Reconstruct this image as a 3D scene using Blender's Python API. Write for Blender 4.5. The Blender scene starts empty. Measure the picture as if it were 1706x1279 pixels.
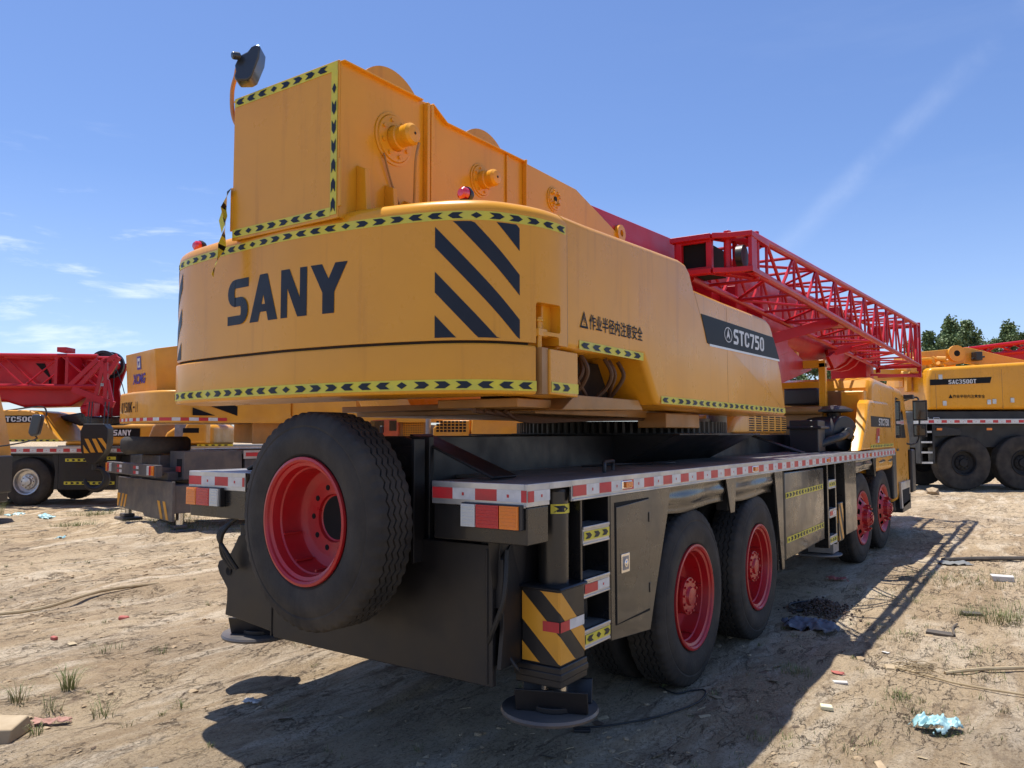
import bpy, bmesh, math, random
import numpy as np
from mathutils import Vector, Matrix
PI = math.pi
R = math.radians
scene = bpy.context.scene
COL = scene.collection

# ------------------------------------------------------------ camera
cam_d = bpy.data.cameras.new("camera"); cam = bpy.data.objects.new("camera", cam_d); COL.objects.link(cam)
_r = Vector((0.828253, 0.560351, -0.001870)); _u = Vector((0.037779, -0.052511, 0.997905)); _f = Vector((-0.559079, 0.826589, 0.064662))
cam.matrix_world = Matrix(((_r.x, _u.x, -_f.x, 3.460266), (_r.y, _u.y, -_f.y, -3.217251), (_r.z, _u.z, -_f.z, 1.792317), (0, 0, 0, 1)))
cam_d.sensor_width = 36; cam_d.lens = 27.518; cam_d.clip_start = 0.05; cam_d.clip_end = 3000
scene.camera = cam
# ------------------------------------------------------------ sun and sky
SUN = Vector((-0.235, 0.035, 1.0)).normalized()          # towards the sun
SUN_EL = math.asin(SUN.z); SUN_AZ = math.atan2(SUN.x, SUN.y)   # clockwise from +Y
ld = bpy.data.lights.new("sun", "SUN"); lo = bpy.data.objects.new("sun", ld); COL.objects.link(lo)
ld.energy = 4.6; ld.angle = R(0.5); ld.color = (1.0, 0.955, 0.88)
lo.rotation_euler = (-SUN).to_track_quat('-Z', 'Y').to_euler(); lo.location = (-20, 0, 60)
W = bpy.data.worlds.new("World"); scene.world = W; W.use_nodes = True
def build_world():
    nt = W.node_tree; N = nt.nodes; L = nt.links; N.clear()
    out = N.new('ShaderNodeOutputWorld'); bg = N.new('ShaderNodeBackground'); L.new(bg.outputs[0], out.inputs[0])
    sky = N.new('ShaderNodeTexSky'); sky.sky_type = 'NISHITA'; sky.sun_disc = False
    sky.sun_elevation = SUN_EL; sky.sun_rotation = SUN_AZ; sky.altitude = 50; sky.air_density = 1.0; sky.dust_density = 0.5; sky.ozone_density = 1.6
    bg.inputs[1].default_value = 0.145
    tc = N.new('ShaderNodeTexCoord')
    def noise(sc, loc, rot, scale, detail, lo_, hi_):
        mp = N.new('ShaderNodeMapping'); mp.inputs['Scale'].default_value = sc; mp.inputs['Location'].default_value = loc; mp.inputs['Rotation'].default_value = rot
        L.new(tc.outputs['Generated'], mp.inputs[0])
        n = N.new('ShaderNodeTexNoise'); n.inputs['Scale'].default_value = scale; n.inputs['Detail'].default_value = detail; n.inputs['Roughness'].default_value = .62
        n.inputs['Distortion'].default_value = .35
        L.new(mp.outputs[0], n.inputs[0])
        m = N.new('ShaderNodeMapRange'); m.inputs[1].default_value = lo_; m.inputs[2].default_value = hi_; m.interpolation_type = 'SMOOTHSTEP'
        L.new(n.outputs[0], m.inputs[0]); return m.outputs[0]
    def M(op, a, b):
        n = N.new('ShaderNodeMath'); n.operation = op
        for i, v in enumerate((a, b)):
            if isinstance(v, (int, float)): n.inputs[i].default_value = v
            else: L.new(v, n.inputs[i])
        return n.outputs[0]
    # direction masks: small cumulus shreds low on the left, a long cirrus streak high on the right
    def lobe(d, c0, c1):
        v = N.new('ShaderNodeVectorMath'); v.operation = 'DOT_PRODUCT'; v.inputs[1].default_value = Vector(d).normalized()
        L.new(tc.outputs['Generated'], v.inputs[0])
        m = N.new('ShaderNodeMapRange'); m.inputs[1].default_value = c0; m.inputs[2].default_value = c1; m.interpolation_type = 'SMOOTHSTEP'
        L.new(v.outputs['Value'], m.inputs[0]); return m.outputs[0]
    def pix(u, v): return _f + _r * ((u - 853) / 1304) - _u * ((v - 639.5) / 1304)
    def band(u0, v0, u1, v1, w0, w1):
        n = pix(u0, v0).cross(pix(u1, v1)).normalized()
        v = N.new('ShaderNodeVectorMath'); v.operation = 'DOT_PRODUCT'; v.inputs[1].default_value = n
        L.new(tc.outputs['Generated'], v.inputs[0])
        a = M('ABSOLUTE', v.outputs['Value'], 0)
        m = N.new('ShaderNodeMapRange'); m.inputs[1].default_value = w1; m.inputs[2].default_value = w0; m.interpolation_type = 'SMOOTHSTEP'
        L.new(a, m.inputs[0]); return m.outputs[0]
    c1 = M('MULTIPLY', noise((1, 1, 5.5), (0, 0, 0), (0, 0, 0), 6.5, 9, .54, .76), lobe(pix(150, 530), .972, .996))
    c2 = M('MULTIPLY', noise((1, 1, 1), (3, 1, 0), (0, 0, 0), 9, 12, .30, .85), M('MULTIPLY', lobe(pix(1520, 200), .965, .994), band(1400, 320, 1640, 85, .0, .020)))
    c4 = M('MULTIPLY', noise((1, 1, 6), (5, 1, 0), (0, 0, 0), 3, 8, .48, .8), lobe(pix(1440, 270), .93, .995))
    tot = M('ADD', M('MULTIPLY', c1, .42), M('ADD', M('MULTIPLY', c2, .13), M('MULTIPLY', c4, .02)))
    # pale veil near the horizon
    sp = N.new('ShaderNodeSeparateXYZ'); L.new(tc.outputs['Generated'], sp.inputs[0])
    m = N.new('ShaderNodeMapRange'); m.inputs[1].default_value = .30; m.inputs[2].default_value = -.02; m.inputs[4].default_value = .14; L.new(sp.outputs[2], m.inputs[0])
    tot = M('MINIMUM', M('ADD', tot, m.outputs[0]), 0.9)
    mx = N.new('ShaderNodeMix'); mx.data_type = 'RGBA'; L.new(tot, mx.inputs[0])
    gm = N.new('ShaderNodeMix'); gm.data_type = 'RGBA'; gm.blend_type = 'MULTIPLY'; gm.inputs[0].default_value = 1
    L.new(sky.outputs[0], gm.inputs[6]); gm.inputs[7].default_value = SKYTINT
    L.new(gm.outputs[2], mx.inputs[6]); mx.inputs[7].default_value = (6.3, 6.6, 7.0, 1)
    L.new(mx.outputs[2], bg.inputs[0])
SKYTINT = (0.57, 0.645, 0.83, 1)
build_world()
vs = scene.view_settings; scene.display_settings.display_device = 'sRGB'
vs.view_transform = 'Standard'; vs.look = 'None'; vs.gamma = 1; vs.exposure = 0.48
scene.cycles.max_bounces = 8; scene.cycles.diffuse_bounces = 4

# ------------------------------------------------------------ materials
MATS = {}
def mat(name, col, rough=.5, metal=0., coat=0., col2=None, nscale=6., namt=.5, rvar=.0, bump=0., bscale=60., dust=0., dustcol=(.36, .27, .18), streak=0., streakcol=None, emit=None, trans=0., spec=.5, detail=5, up=0.):
    """procedural principled material: two-tone noise colour, roughness variation, dust by noise, vertical drip stains, fine bump"""
    m = bpy.data.materials.new(name); m.use_nodes = True; nt = m.node_tree; N = nt.nodes; L = nt.links
    b = N['Principled BSDF']; MATS[name] = m
    b.inputs['Roughness'].default_value = rough; b.inputs['Metallic'].default_value = metal
    b.inputs['Coat Weight'].default_value = coat; b.inputs['Coat Roughness'].default_value = .06
    b.inputs['Specular IOR Level'].default_value = spec
    if trans: b.inputs['Transmission Weight'].default_value = trans
    tc = N.new('ShaderNodeTexCoord')
    def noise(scale, det=detail, sc=None):
        n = N.new('ShaderNodeTexNoise'); n.inputs['Scale'].default_value = scale; n.inputs['Detail'].default_value = det; n.inputs['Roughness'].default_value = .6
        if sc:
            mp = N.new('ShaderNodeMapping'); mp.inputs['Scale'].default_value = sc; L.new(tc.outputs['Object'], mp.inputs[0]); L.new(mp.outputs[0], n.inputs[0])
        else: L.new(tc.outputs['Object'], n.inputs[0])
        return n.outputs[0]
    def rng(s, a, c, x=0., y=1.):
        r = N.new('ShaderNodeMapRange'); r.inputs[1].default_value = a; r.inputs[2].default_value = c; r.inputs[3].default_value = x; r.inputs[4].default_value = y
        L.new(s, r.inputs[0]); return r.outputs[0]
    def mix(f, a, c):
        x = N.new('ShaderNodeMix'); x.data_type = 'RGBA'
        for i, v in ((0, f), (6, a), (7, c)):
            if hasattr(v, 'links') or hasattr(v, 'is_linked'): L.new(v, x.inputs[i])
            elif i == 0: x.inputs[0].default_value = v
            else: x.inputs[i].default_value = (*v, 1)
        return x.outputs[2]
    c = None; base = tuple(col)
    if col2: c = mix(rng(noise(nscale), .5 - .25 * namt - .02, .5 + .25 * namt + .02), base, tuple(col2))
    if streak:
        s = rng(noise(1, 6, (14, 14, .9)), .56, .74, 0, streak)
        c = mix(s, c if c else base, streakcol or tuple(v * .55 for v in col))
    if dust:
        d = rng(noise(2.3, 8), .38, .78, dust * .15, dust)
        c = mix(d, c if c else base, dustcol)
        if not rvar: rvar = .25
    if c: L.new(c, b.inputs['Base Color'])
    else: b.inputs['Base Color'].default_value = (*base, 1)
    if rvar: L.new(rng(noise(3.1, 7), .35, .75, max(rough - rvar * .3, .03), rough + rvar), b.inputs['Roughness'])
    if bump:
        bp = N.new('ShaderNodeBump'); bp.inputs['Strength'].default_value = bump; bp.inputs['Distance'].default_value = .01
        L.new(noise(bscale, 6), bp.inputs['Height']); L.new(bp.outputs[0], b.inputs['Normal'])
    if emit: b.inputs['Emission Color'].default_value = (*emit[0], 1); b.inputs['Emission Strength'].default_value = emit[1]
    return m
YEL = (.80, .350, .012)
mat('crane_yellow_paint', YEL, .28, coat=.12, col2=(.72, .31, .012), nscale=1.2, rvar=.10, streak=.5, streakcol=(.52, .20, .008), dust=.10, dustcol=(.55, .32, .10), spec=.4, bump=.012, bscale=2.2)
mat('yellow_paint_old', (.76, .34, .018), .42, coat=.2, col2=(.66, .28, .016), nscale=2.2, dust=.14, dustcol=(.5, .33, .14))
mat('dark_ochre_frame', (.42, .19, .03), .45, coat=.1, col2=(.3, .14, .03), nscale=3, dust=.3)
mat('black_gloss_paint', (.009, .009, .010), .26, coat=.3, col2=(.014, .013, .012), nscale=2, dust=.05, dustcol=(.08, .065, .05), bump=.03, bscale=3)
mat('black_satin_paint', (.009, .009, .011), .40, col2=(.013, .012, .012), nscale=3, dust=.05, dustcol=(.08, .065, .05), bump=.03, bscale=25)
mat('grey_blue_frame', (.04, .048, .065), .45, coat=.1, col2=(.06, .06, .065), nscale=7, dust=.45)
mat('red_jib_paint', (.52, .006, .016), .36, coat=.05, col2=(.44, .006, .016), nscale=1.5, rvar=.15, dust=.12, dustcol=(.36, .06, .05), spec=.35, streak=.3, streakcol=(.30, .005, .01))
mat('red_rim_paint', (.50, .006, .012), .34, coat=.15, col2=(.40, .006, .012), nscale=5, dust=.20, dustcol=(.30, .12, .09))
mat('rubber', (.015, .015, .016), .75, col2=(.026, .024, .022), nscale=5, dust=.6, dustcol=(.115, .095, .07), bump=.3, bscale=45, spec=.35)
mat('rubber_dark', (.012, .012, .013), .7, col2=(.02, .02, .02), bump=.2, spec=.35)
mat('decal_navy', (.007, .013, .026), .42, spec=.35, dust=.10, dustcol=(.10, .07, .04))
mat('decal_black', (.006, .006, .007), .5, spec=.2)
mat('tape_yellow', (.78, .64, .03), .4, col2=(.60, .56, .06), nscale=9, dust=.16, dustcol=(.42, .34, .16))
mat('tape_white', (.74, .74, .72), .35, col2=(.60, .60, .58), nscale=14, dust=.15, dustcol=(.45, .38, .30))
mat('tape_red', (.62, .02, .03), .35, col2=(.5, .03, .035), nscale=14, dust=.15, dustcol=(.40, .2, .15))
mat('aluminium', (.62, .62, .62), .38, metal=.85, col2=(.48, .48, .47), nscale=6, dust=.3, dustcol=(.35, .31, .26))
mat('chrome', (.8, .8, .8), .12, metal=1.)
mat('steel_rod', (.72, .71, .69), .22, metal=1., col2=(.5, .48, .45))
mat('grey_steel', (.30, .32, .35), .45, metal=.4, col2=(.22, .23, .25), dust=.3)
mat('lens_amber', (.85, .22, .01), .22, coat=.6, bump=.5, bscale=90)
mat('lens_red', (.55, .006, .012), .22, coat=.6, bump=.5, bscale=90)
mat('lens_clear', (.62, .64, .60), .25, coat=.6, bump=.6, bscale=90)
mat('red_dome', (.6, .01, .02), .08, coat=1., spec=.8)
mat('black_plastic', (.022, .022, .024), .42, bump=.05)
mat('mirror_plastic', (.03, .036, .045), .3, coat=.3)
mat('glass_dark', (.015, .02, .024), .04, coat=1., spec=.8)
mat('mirror_glass', (.6, .65, .7), .03, metal=1.)
mat('hose_rubber', (.012, .012, .012), .5, bump=.3, bscale=120)
mat('hose_brown', (.10, .045, .02), .5, bump=.3, bscale=120)
mat('opening_dark', (.035, .018, .010), .8, col2=(.015, .01, .008), nscale=8)
mat('deep_black', (.004, .004, .004), .9)
mat('copper_pipe', (.50, .22, .08), .4, metal=.3)
mat('decal_silver', (.72, .70, .66), .35, metal=.3)
mat('blue_paint', (.02, .02, .30), .35)
mat('orange_cab_paint', (.62, .12, .04), .35, coat=.3, col2=(.5, .10, .05))
mat('white_paint', (.75, .76, .76), .4, dust=.2)
def checker_mat():
    m = mat('checker_plate', (.34, .34, .34), .42, metal=.7, col2=(.27, .265, .255), nscale=4, dust=.35, dustcol=(.22, .19, .16))
    nt = m.node_tree; N = nt.nodes; L = nt.links; b = N['Principled BSDF']; tc = N.new('ShaderNodeTexCoord')
    hs = []
    for rot, off in ((.785, 0), (-.785, .5)):
        mp = N.new('ShaderNodeMapping'); mp.inputs['Rotation'].default_value = (0, 0, rot); mp.inputs['Scale'].default_value = (18, 38, 1); mp.inputs['Location'].default_value = (off, off, 0)
        L.new(tc.outputs['Object'], mp.inputs[0])
        v = N.new('ShaderNodeTexVoronoi'); v.inputs['Randomness'].default_value = 0; v.inputs['Scale'].default_value = 1; L.new(mp.outputs[0], v.inputs[0])
        r = N.new('ShaderNodeMapRange'); r.inputs[1].default_value = .35; r.inputs[2].default_value = .2; L.new(v.outputs['Distance'], r.inputs[0]); hs.append(r.outputs[0])
    mx = N.new('ShaderNodeMath'); mx.operation = 'MAXIMUM'; L.new(hs[0], mx.inputs[0]); L.new(hs[1], mx.inputs[1])
    bp = N.new('ShaderNodeBump'); bp.inputs['Strength'].default_value = .8; bp.inputs['Distance'].default_value = .004
    L.new(mx.outputs[0], bp.inputs['Height']); L.new(bp.outputs[0], b.inputs['Normal'])
checker_mat()
def brushed(name, col, rough):
    """dark paint wiped in vertical strokes, so reflections smear up and down"""
    m = mat(name, col, rough, coat=.35, col2=tuple(v * 1.8 for v in col), nscale=2, streak=.4, streakcol=(.04, .034, .028), dust=.12, dustcol=(.11, .09, .065), rvar=.2)
    return m
brushed('black_side_panel', (.016, .015, .014), .26)

# ------------------------------------------------------------ mesh helpers
class MB:
    def __init__(s): s.v = []; s.f = []; s.m = []; s.mi = 0
    def add(s, vs_, fs, mi=None):
        o = len(s.v); s.v += [tuple(p) for p in vs_]
        for f in fs: s.f.append([i + o for i in f]); s.m.append(s.mi if mi is None else mi)
        return s
    def box(s, x0, x1, y0, y1, z0, z1, mi=None):
        return s.add([(x0, y0, z0), (x1, y0, z0), (x1, y1, z0), (x0, y1, z0), (x0, y0, z1), (x1, y0, z1), (x1, y1, z1), (x0, y1, z1)],
                     [(0, 3, 2, 1), (4, 5, 6, 7), (0, 1, 5, 4), (1, 2, 6, 5), (2, 3, 7, 6), (3, 0, 4, 7)], mi)
    def hexa(s, p, mi=None):   # 8 points, bottom 4 then top 4
        return s.add(p, [(0, 3, 2, 1), (4, 5, 6, 7), (0, 1, 5, 4), (1, 2, 6, 5), (2, 3, 7, 6), (3, 0, 4, 7)], mi)
    def beam(s, a, b, w, h, mi=None, up=(0, 0, 1)):
        a = Vector(a); b = Vector(b); d = (b - a).normalized(); u = Vector(up)
        if abs(d.dot(u)) > .98: u = Vector((1, 0, 0))
        r = d.cross(u).normalized(); u = r.cross(d)
        p = [q + r * (sx * w / 2) + u * (sz * h / 2) for sz in (-1, 1) for q, sx in ((a, -1), (a, 1), (b, 1), (b, -1))]
        return s.hexa(p, mi)
    def prism(s, poly, ax, a, b, mi=None, ends=True):
        """poly: 2D points in the plane normal to ax: x->(y,z) y->(x,z) z->(x,y)"""
        def P(q, t): return {'x': (t, q[0], q[1]), 'y': (q[0], t, q[1]), 'z': (q[0], q[1], t)}[ax]
        n = len(poly); vs_ = [P(q, a) for q in poly] + [P(q, b) for q in poly]
        fs = [(i, (i + 1) % n, n + (i + 1) % n, n + i) for i in range(n)]
        if ends: fs += [tuple(range(n - 1, -1, -1)), tuple(range(n, 2 * n))]
        return s.add(vs_, fs, mi)
    def fprism(s, poly, ax, a, b, r, n=5, mi=None, both=False):
        """prism whose b end is filleted with radius r (poly counter-clockwise or not, handled)"""
        def P(q, t): return {'x': (t, q[0], q[1]), 'y': (q[0], t, q[1]), 'z': (q[0], q[1], t)}[ax]
        A = sum(poly[i][0] * poly[(i + 1) % len(poly)][1] - poly[(i + 1) % len(poly)][0] * poly[i][1] for i in range(len(poly)))
        sg = 1 if A > 0 else -1; m = len(poly); nor = []
        for i in range(m):
            p0 = Vector(poly[i - 1]); p1 = Vector(poly[i]); p2 = Vector(poly[(i + 1) % m])
            e1 = (p1 - p0).normalized(); e2 = (p2 - p1).normalized()
            n1 = Vector((e1.y, -e1.x)) * sg; n2 = Vector((e2.y, -e2.x)) * sg
            k = (n1 + n2); k = k / max(.35, (1 + n1.dot(n2))); nor.append(k)
        dr = 1 if b > a else -1; rings = [(0, a)]
        if both: rings = [(r * (1 - math.cos(t * PI / 2 / n)), a + dr * r * (1 - math.sin(t * PI / 2 / n))) for t in range(n, 0, -1)] + [(0, a + dr * r)]
        for t in range(n + 1): rings.append((r * (1 - math.cos(t * PI / 2 / n)), b - dr * r * (1 - math.sin(t * PI / 2 / n))))
        vs_ = [P((poly[i][0] - nor[i].x * off, poly[i][1] - nor[i].y * off), z) for off, z in rings for i in range(m)]
        fs = [(k * m + i, k * m + (i + 1) % m, (k + 1) * m + (i + 1) % m, (k + 1) * m + i) for k in range(len(rings) - 1) for i in range(m)]
        fs += [tuple(range(m - 1, -1, -1)), tuple(range((len(rings) - 1) * m, len(rings) * m))]
        return s.add(vs_, fs, mi)
    def lathe(s, prof, c=(0, 0, 0), ax='z', seg=32, mi=None, closed=False, fn=None, skip=None):
        """prof: (t along axis, radius)"""
        c = Vector(c); vs_ = []; n = len(prof)
        for k in range(seg):
            a = 2 * PI * k / seg; ca, sa = math.cos(a), math.sin(a)
            for j, (t, r) in enumerate(prof):
                if fn: t, r = fn(j, t, r, a)
                vs_.append(c + Vector({'x': (t, r * ca, r * sa), 'y': (r * ca, t, r * sa), 'z': (r * ca, r * sa, t)}[ax]))
        fs = []
        for k in range(seg):
            k2 = (k + 1) % seg
            for j in range(n if closed else n - 1):
                j2 = (j + 1) % n
                if skip and skip(j, k): continue
                fs.append((k * n + j, k2 * n + j, k2 * n + j2, k * n + j2))
        if not closed:
            pass
        return s.add(vs_, fs, mi)
    def cyl(s, a, b, r0, r1=None, seg=20, mi=None, caps=True):
        a = Vector(a); b = Vector(b); r1 = r0 if r1 is None else r1
        d = (b - a).normalized(); u = Vector((0, 0, 1)) if abs(d.z) < .95 else Vector((1, 0, 0)); r = d.cross(u).normalized(); u = r.cross(d)
        vs_ = []
        for q, rr in ((a, r0), (b, r1)):
            for k in range(seg):
                t = 2 * PI * k / seg; vs_.append(q + r * (rr * math.cos(t)) + u * (rr * math.sin(t)))
        fs = [(k, (k + 1) % seg, seg + (k + 1) % seg, seg + k) for k in range(seg)]
        if caps: fs += [tuple(range(seg - 1, -1, -1)), tuple(range(seg, 2 * seg))]
        return s.add(vs_, fs, mi)
    def tube(s, pts, r, seg=8, mi=None, smooth=0):
        pts = [Vector(p) for p in pts]
        if smooth:
            o = []
            for i in range(len(pts) - 1):
                p0 = pts[max(i - 1, 0)]; p1 = pts[i]; p2 = pts[i + 1]; p3 = pts[min(i + 2, len(pts) - 1)]
                for k in range(smooth):
                    t = k / smooth; o.append(.5 * ((2 * p1) + (-p0 + p2) * t + (2 * p0 - 5 * p1 + 4 * p2 - p3) * t * t + (-p0 + 3 * p1 - 3 * p2 + p3) * t ** 3))
            m0 = len(pts); pts = o + [pts[-1]]
            if isinstance(r, (list, tuple)): r = [r[min(int(i / smooth), m0 - 1)] + (r[min(int(i / smooth) + 1, m0 - 1)] - r[min(int(i / smooth), m0 - 1)]) * ((i / smooth) % 1) for i in range(len(pts))]
        vs_ = []; n = len(pts); prev = None
        for i, p in enumerate(pts):
            d = (pts[min(i + 1, n - 1)] - pts[max(i - 1, 0)]).normalized()
            if prev is None: u = Vector((0, 0, 1)) if abs(d.z) < .9 else Vector((1, 0, 0))
            else: u = prev
            rr = d.cross(u).normalized(); u = rr.cross(d).normalized(); prev = u
            ra = r[i] if isinstance(r, (list, tuple)) else r
            for k in range(seg):
                t = 2 * PI * k / seg; vs_.append(p + rr * (ra * math.cos(t)) + u * (ra * math.sin(t)))
        fs = [(i * seg + k, i * seg + (k + 1) % seg, (i + 1) * seg + (k + 1) % seg, (i + 1) * seg + k) for i in range(n - 1) for k in range(seg)]
        fs += [tuple(range(seg - 1, -1, -1)), tuple(range((n - 1) * seg, n * seg))]
        return s.add(vs_, fs, mi)
    def quad(s, a, b, c, d, mi=None): return s.add([a, b, c, d], [(0, 1, 2, 3)], mi)
    def build(s, name, mats, parent=None, bevel=0., smooth=35, xf=None, seg=2, label=None):
        me = bpy.data.meshes.new(name); vs_ = s.v if xf is None else [tuple(xf @ Vector(p)) for p in s.v]
        me.from_pydata(vs_, [], s.f); 
        if isinstance(mats, str): mats = [mats]
        for m in mats: me.materials.append(MATS[m])
        me.polygons.foreach_set('material_index', s.m)
        bm = bmesh.new(); bm.from_mesh(me); bmesh.ops.recalc_face_normals(bm, faces=bm.faces); bm.to_mesh(me); bm.free()
        if smooth:
            me.polygons.foreach_set('use_smooth', [True] * len(me.polygons)); me.set_sharp_from_angle(angle=R(smooth))
        o = bpy.data.objects.new(name, me); COL.objects.link(o)
        if parent: o.parent = parent
        if bevel:
            b = o.modifiers.new('bevel', 'BEVEL'); b.width = bevel; b.segments = seg; b.limit_method = 'ANGLE'; b.angle_limit = R(40); b.harden_normals = True
        if label: o['label'] = label
        return o
def cut_box(o, x0, x1, y0, y1, z0, z1, bev=.012):
    """real pocket cut into a part"""
    m = MB(); m.box(x0, x1, y0, y1, z0, z1); c = m.build('cutter', 'deep_black', bevel=bev)
    md = o.modifiers.new('cut', 'BOOLEAN'); md.operation = 'DIFFERENCE'; md.solver = 'EXACT'; md.object = c; bpy.context.view_layer.update()
    me = bpy.data.meshes.new_from_object(o.evaluated_get(bpy.context.evaluated_depsgraph_get())); o.modifiers.remove(md); o.data = me; bpy.data.objects.remove(c)
    me.polygons.foreach_set('use_smooth', [True] * len(me.polygons)); me.set_sharp_from_angle(angle=R(24))
    wn = o.modifiers.get('weighted') or o.modifiers.new('weighted', 'WEIGHTED_NORMAL'); wn.keep_sharp = True; wn.weight = 90
def thing(name, label, cat, loc=(0, 0, 0), rz=0, group=None):
    o = bpy.data.objects.new(name, None); COL.objects.link(o); o.location = loc; o.rotation_euler = (0, 0, rz); o.empty_display_size = .2
    return tag(o, label, cat, group)
def tag(o, label, cat, group=None):
    o['label'] = label; o['category'] = cat
    if group: o['group'] = group
    return o
def structure(o, kind='structure'): o['kind'] = kind; return o
def copy_tree(o, parent=None):
    c = o.copy(); COL.objects.link(c); c.parent = parent
    for ch in list(o.children): copy_tree(ch, c)
    return c

# ------------------------------------------------------------ lettering and reflective tapes
def text_faces(mb, body, P, u0, u1, v0, v1, mi=0, bold=0.0):
    """fits the text into the (u,v) rectangle; P(u,v) -> point on the surface"""
    cu = bpy.data.curves.new('lettering', 'FONT'); cu.body = body; cu.size = 1; cu.offset = bold; cu.resolution_u = 4
    o = bpy.data.objects.new('lettering', cu); COL.objects.link(o); bpy.context.view_layer.update()
    me = bpy.data.meshes.new_from_object(o.evaluated_get(bpy.context.evaluated_depsgraph_get()))
    xs = [v.co.x for v in me.vertices]; ys = [v.co.y for v in me.vertices]
    x0, x1, y0, y1 = min(xs), max(xs), min(ys), max(ys)
    mb.add([P(u0 + (v.co.x - x0) / (x1 - x0) * (u1 - u0), v0 + (v.co.y - y0) / (y1 - y0) * (v1 - v0)) for v in me.vertices], [tuple(p.vertices) for p in me.polygons], mi)
    bpy.data.objects.remove(o); bpy.data.curves.remove(cu); bpy.data.meshes.remove(me)
# heavy block letters drawn as convex polygons in a unit box (0..1, 0..1)
def _stroke(a, b, w, asp):   # thick segment helper in a box of aspect asp (height/width)
    ax, ay = a; bx, by = b; dx, dy = bx - ax, (by - ay) * asp; l = math.hypot(dx, dy); nx, ny = -dy / l * w / 2, dx / l * w / 2
    return [(ax + nx, ay + ny / asp), (bx + nx, by + ny / asp), (bx - nx, by - ny / asp), (ax - nx, ay - ny / asp)]
def _arc(cx, cy, rx, ry, a0, a1, w, wy, n=8):
    out = []
    for k in range(n):
        t0 = R(a0 + (a1 - a0) * k / n); t1 = R(a0 + (a1 - a0) * (k + 1) / n)
        out.append([(cx + rx * math.cos(t0), cy + ry * math.sin(t0)), (cx + rx * math.cos(t1), cy + ry * math.sin(t1)),
                    (cx + (rx - w) * math.cos(t1), cy + (ry - wy) * math.sin(t1)), (cx + (rx - w) * math.cos(t0), cy + (ry - wy) * math.sin(t0))])
    return out
def bar(x0, x1, y0, y1): return [(x0, y0), (x1, y0), (x1, y1), (x0, y1)]
h_ = .22; w_ = .33
GL = {
 'S': [bar(.36, 1, .80, 1), bar(.30, .66, .40, .60), bar(0, .64, 0, .20)] + _arc(.36, .70, .36, .30, 90, 270, w_, .20) + _arc(.64, .30, .36, .30, -90, 90, w_, .20),
 'A': [[(.36, 1), (.64, 1), (.32, 0), (0, 0)], [(.36, 1), (.64, 1), (1, 0), (.68, 0)], bar(.3, .7, .20, .36)],
 'N': [bar(0, .26, 0, 1), bar(.74, 1, 0, 1), [(0.0, 1), (.34, 1), (1, 0), (.66, 0)]],
 'Y': [[(0, 1), (.32, 1), (.66, .42), (.34, .42)], [(1, 1), (.68, 1), (.34, .42), (.66, .42)], bar(.34, .66, 0, .46)],
 'T': [bar(0, 1, .82, 1), bar(.33, .67, 0, .82)],
 'C': [bar(.42, .58, .82, 1), bar(.42, .58, 0, .18), bar(0, w_, .28, .72), bar(1 - w_, 1, .665, .72), bar(1 - w_, 1, .28, .335)] + _arc(.42, .72, .42, .28, 90, 180, w_, .18) + _arc(.58, .72, .42, .28, 0, 90, w_, .18) + _arc(.42, .28, .42, .28, 180, 270, w_, .18) + _arc(.58, .28, .42, .28, 270, 360, w_, .18),
 '0': [bar(.42, .58, .82, 1), bar(.42, .58, 0, .18), bar(0, w_, .28, .72), bar(1 - w_, 1, .28, .72)] + _arc(.42, .72, .42, .28, 90, 180, w_, .18) + _arc(.58, .72, .42, .28, 0, 90, w_, .18) + _arc(.42, .28, .42, .28, 180, 270, w_, .18) + _arc(.58, .28, .42, .28, 270, 360, w_, .18),
 '7': [bar(0, 1, .82, 1), [(.66, .82), (1, .82), (.56, 0), (.22, 0)]],
 '5': [bar(.05, .95, .82, 1), bar(.05, .36, .48, .84), bar(.3, .58, .48, .66), bar(0, .58, 0, .18)] + _arc(.58, .33, .42, .33, -90, 90, w_, .18),
 '3': [bar(.05, .6, .82, 1), bar(.3, .6, .42, .58), bar(.05, .6, 0, .18)] + _arc(.58, .74, .40, .26, -70, 90, w_, .18) + _arc(.58, .28, .42, .28, -90, 80, w_, .18),
 '4': [bar(.6, .9, 0, 1), bar(0, 1, .2, .38), [(.4, 1), (.66, 1), (.3, .3), (0, .3)]],
 'K': [bar(0, .3, 0, 1), [(.66, 1), (1, 1), (.5, .45), (.22, .45)], [(.3, .55), (.56, .62), (1, 0), (.66, 0)]],
 'Q': None, 'X': [[(0, 1), (.34, 1), (1, 0), (.66, 0)], [(.66, 1), (1, 1), (.34, 0), (0, 0)]],
 'M': [bar(0, .24, 0, 1), bar(.76, 1, 0, 1), [(0, 1), (.28, 1), (.62, .2), (.38, .2)], [(.72, 1), (1, 1), (.62, .2), (.38, .2)]],
 'I': [bar(.3, .7, 0, 1)], '-': [bar(.1, .9, .38, .56)], ' ': [],
}
GL['G'] = GL['C'] + [bar(.52, 1, .33, .48)]
GL['Q'] = GL['0'] + [[(.5, .3), (.68, .36), (1.05, -.05), (.8, -.1)]]
def block_text(mb, body, P, spans, v0, v1, mi=0, slant=0.):
    """spans: (u0,u1) of every letter"""
    k = 0
    for ch, (a, b) in zip(body, spans):
        for poly in GL[ch]:
            # slice finely in u so that the letter hugs a curved panel
            e = .0006 * (k % 3); k += 1
            q = [(a + p[0] * (b - a) + slant * p[1], v0 + p[1] * (v1 - v0)) for p in poly]
            mb.add([P(x, y, e) for x, y in q], [tuple(range(len(q)))], mi)
def even_spans(n, u0, u1, gap=.18):
    w = (u1 - u0) / (n + gap * (n - 1)); return [(u0 + i * w * (1 + gap), u0 + i * w * (1 + gap) + w) for i in range(n)]
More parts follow.
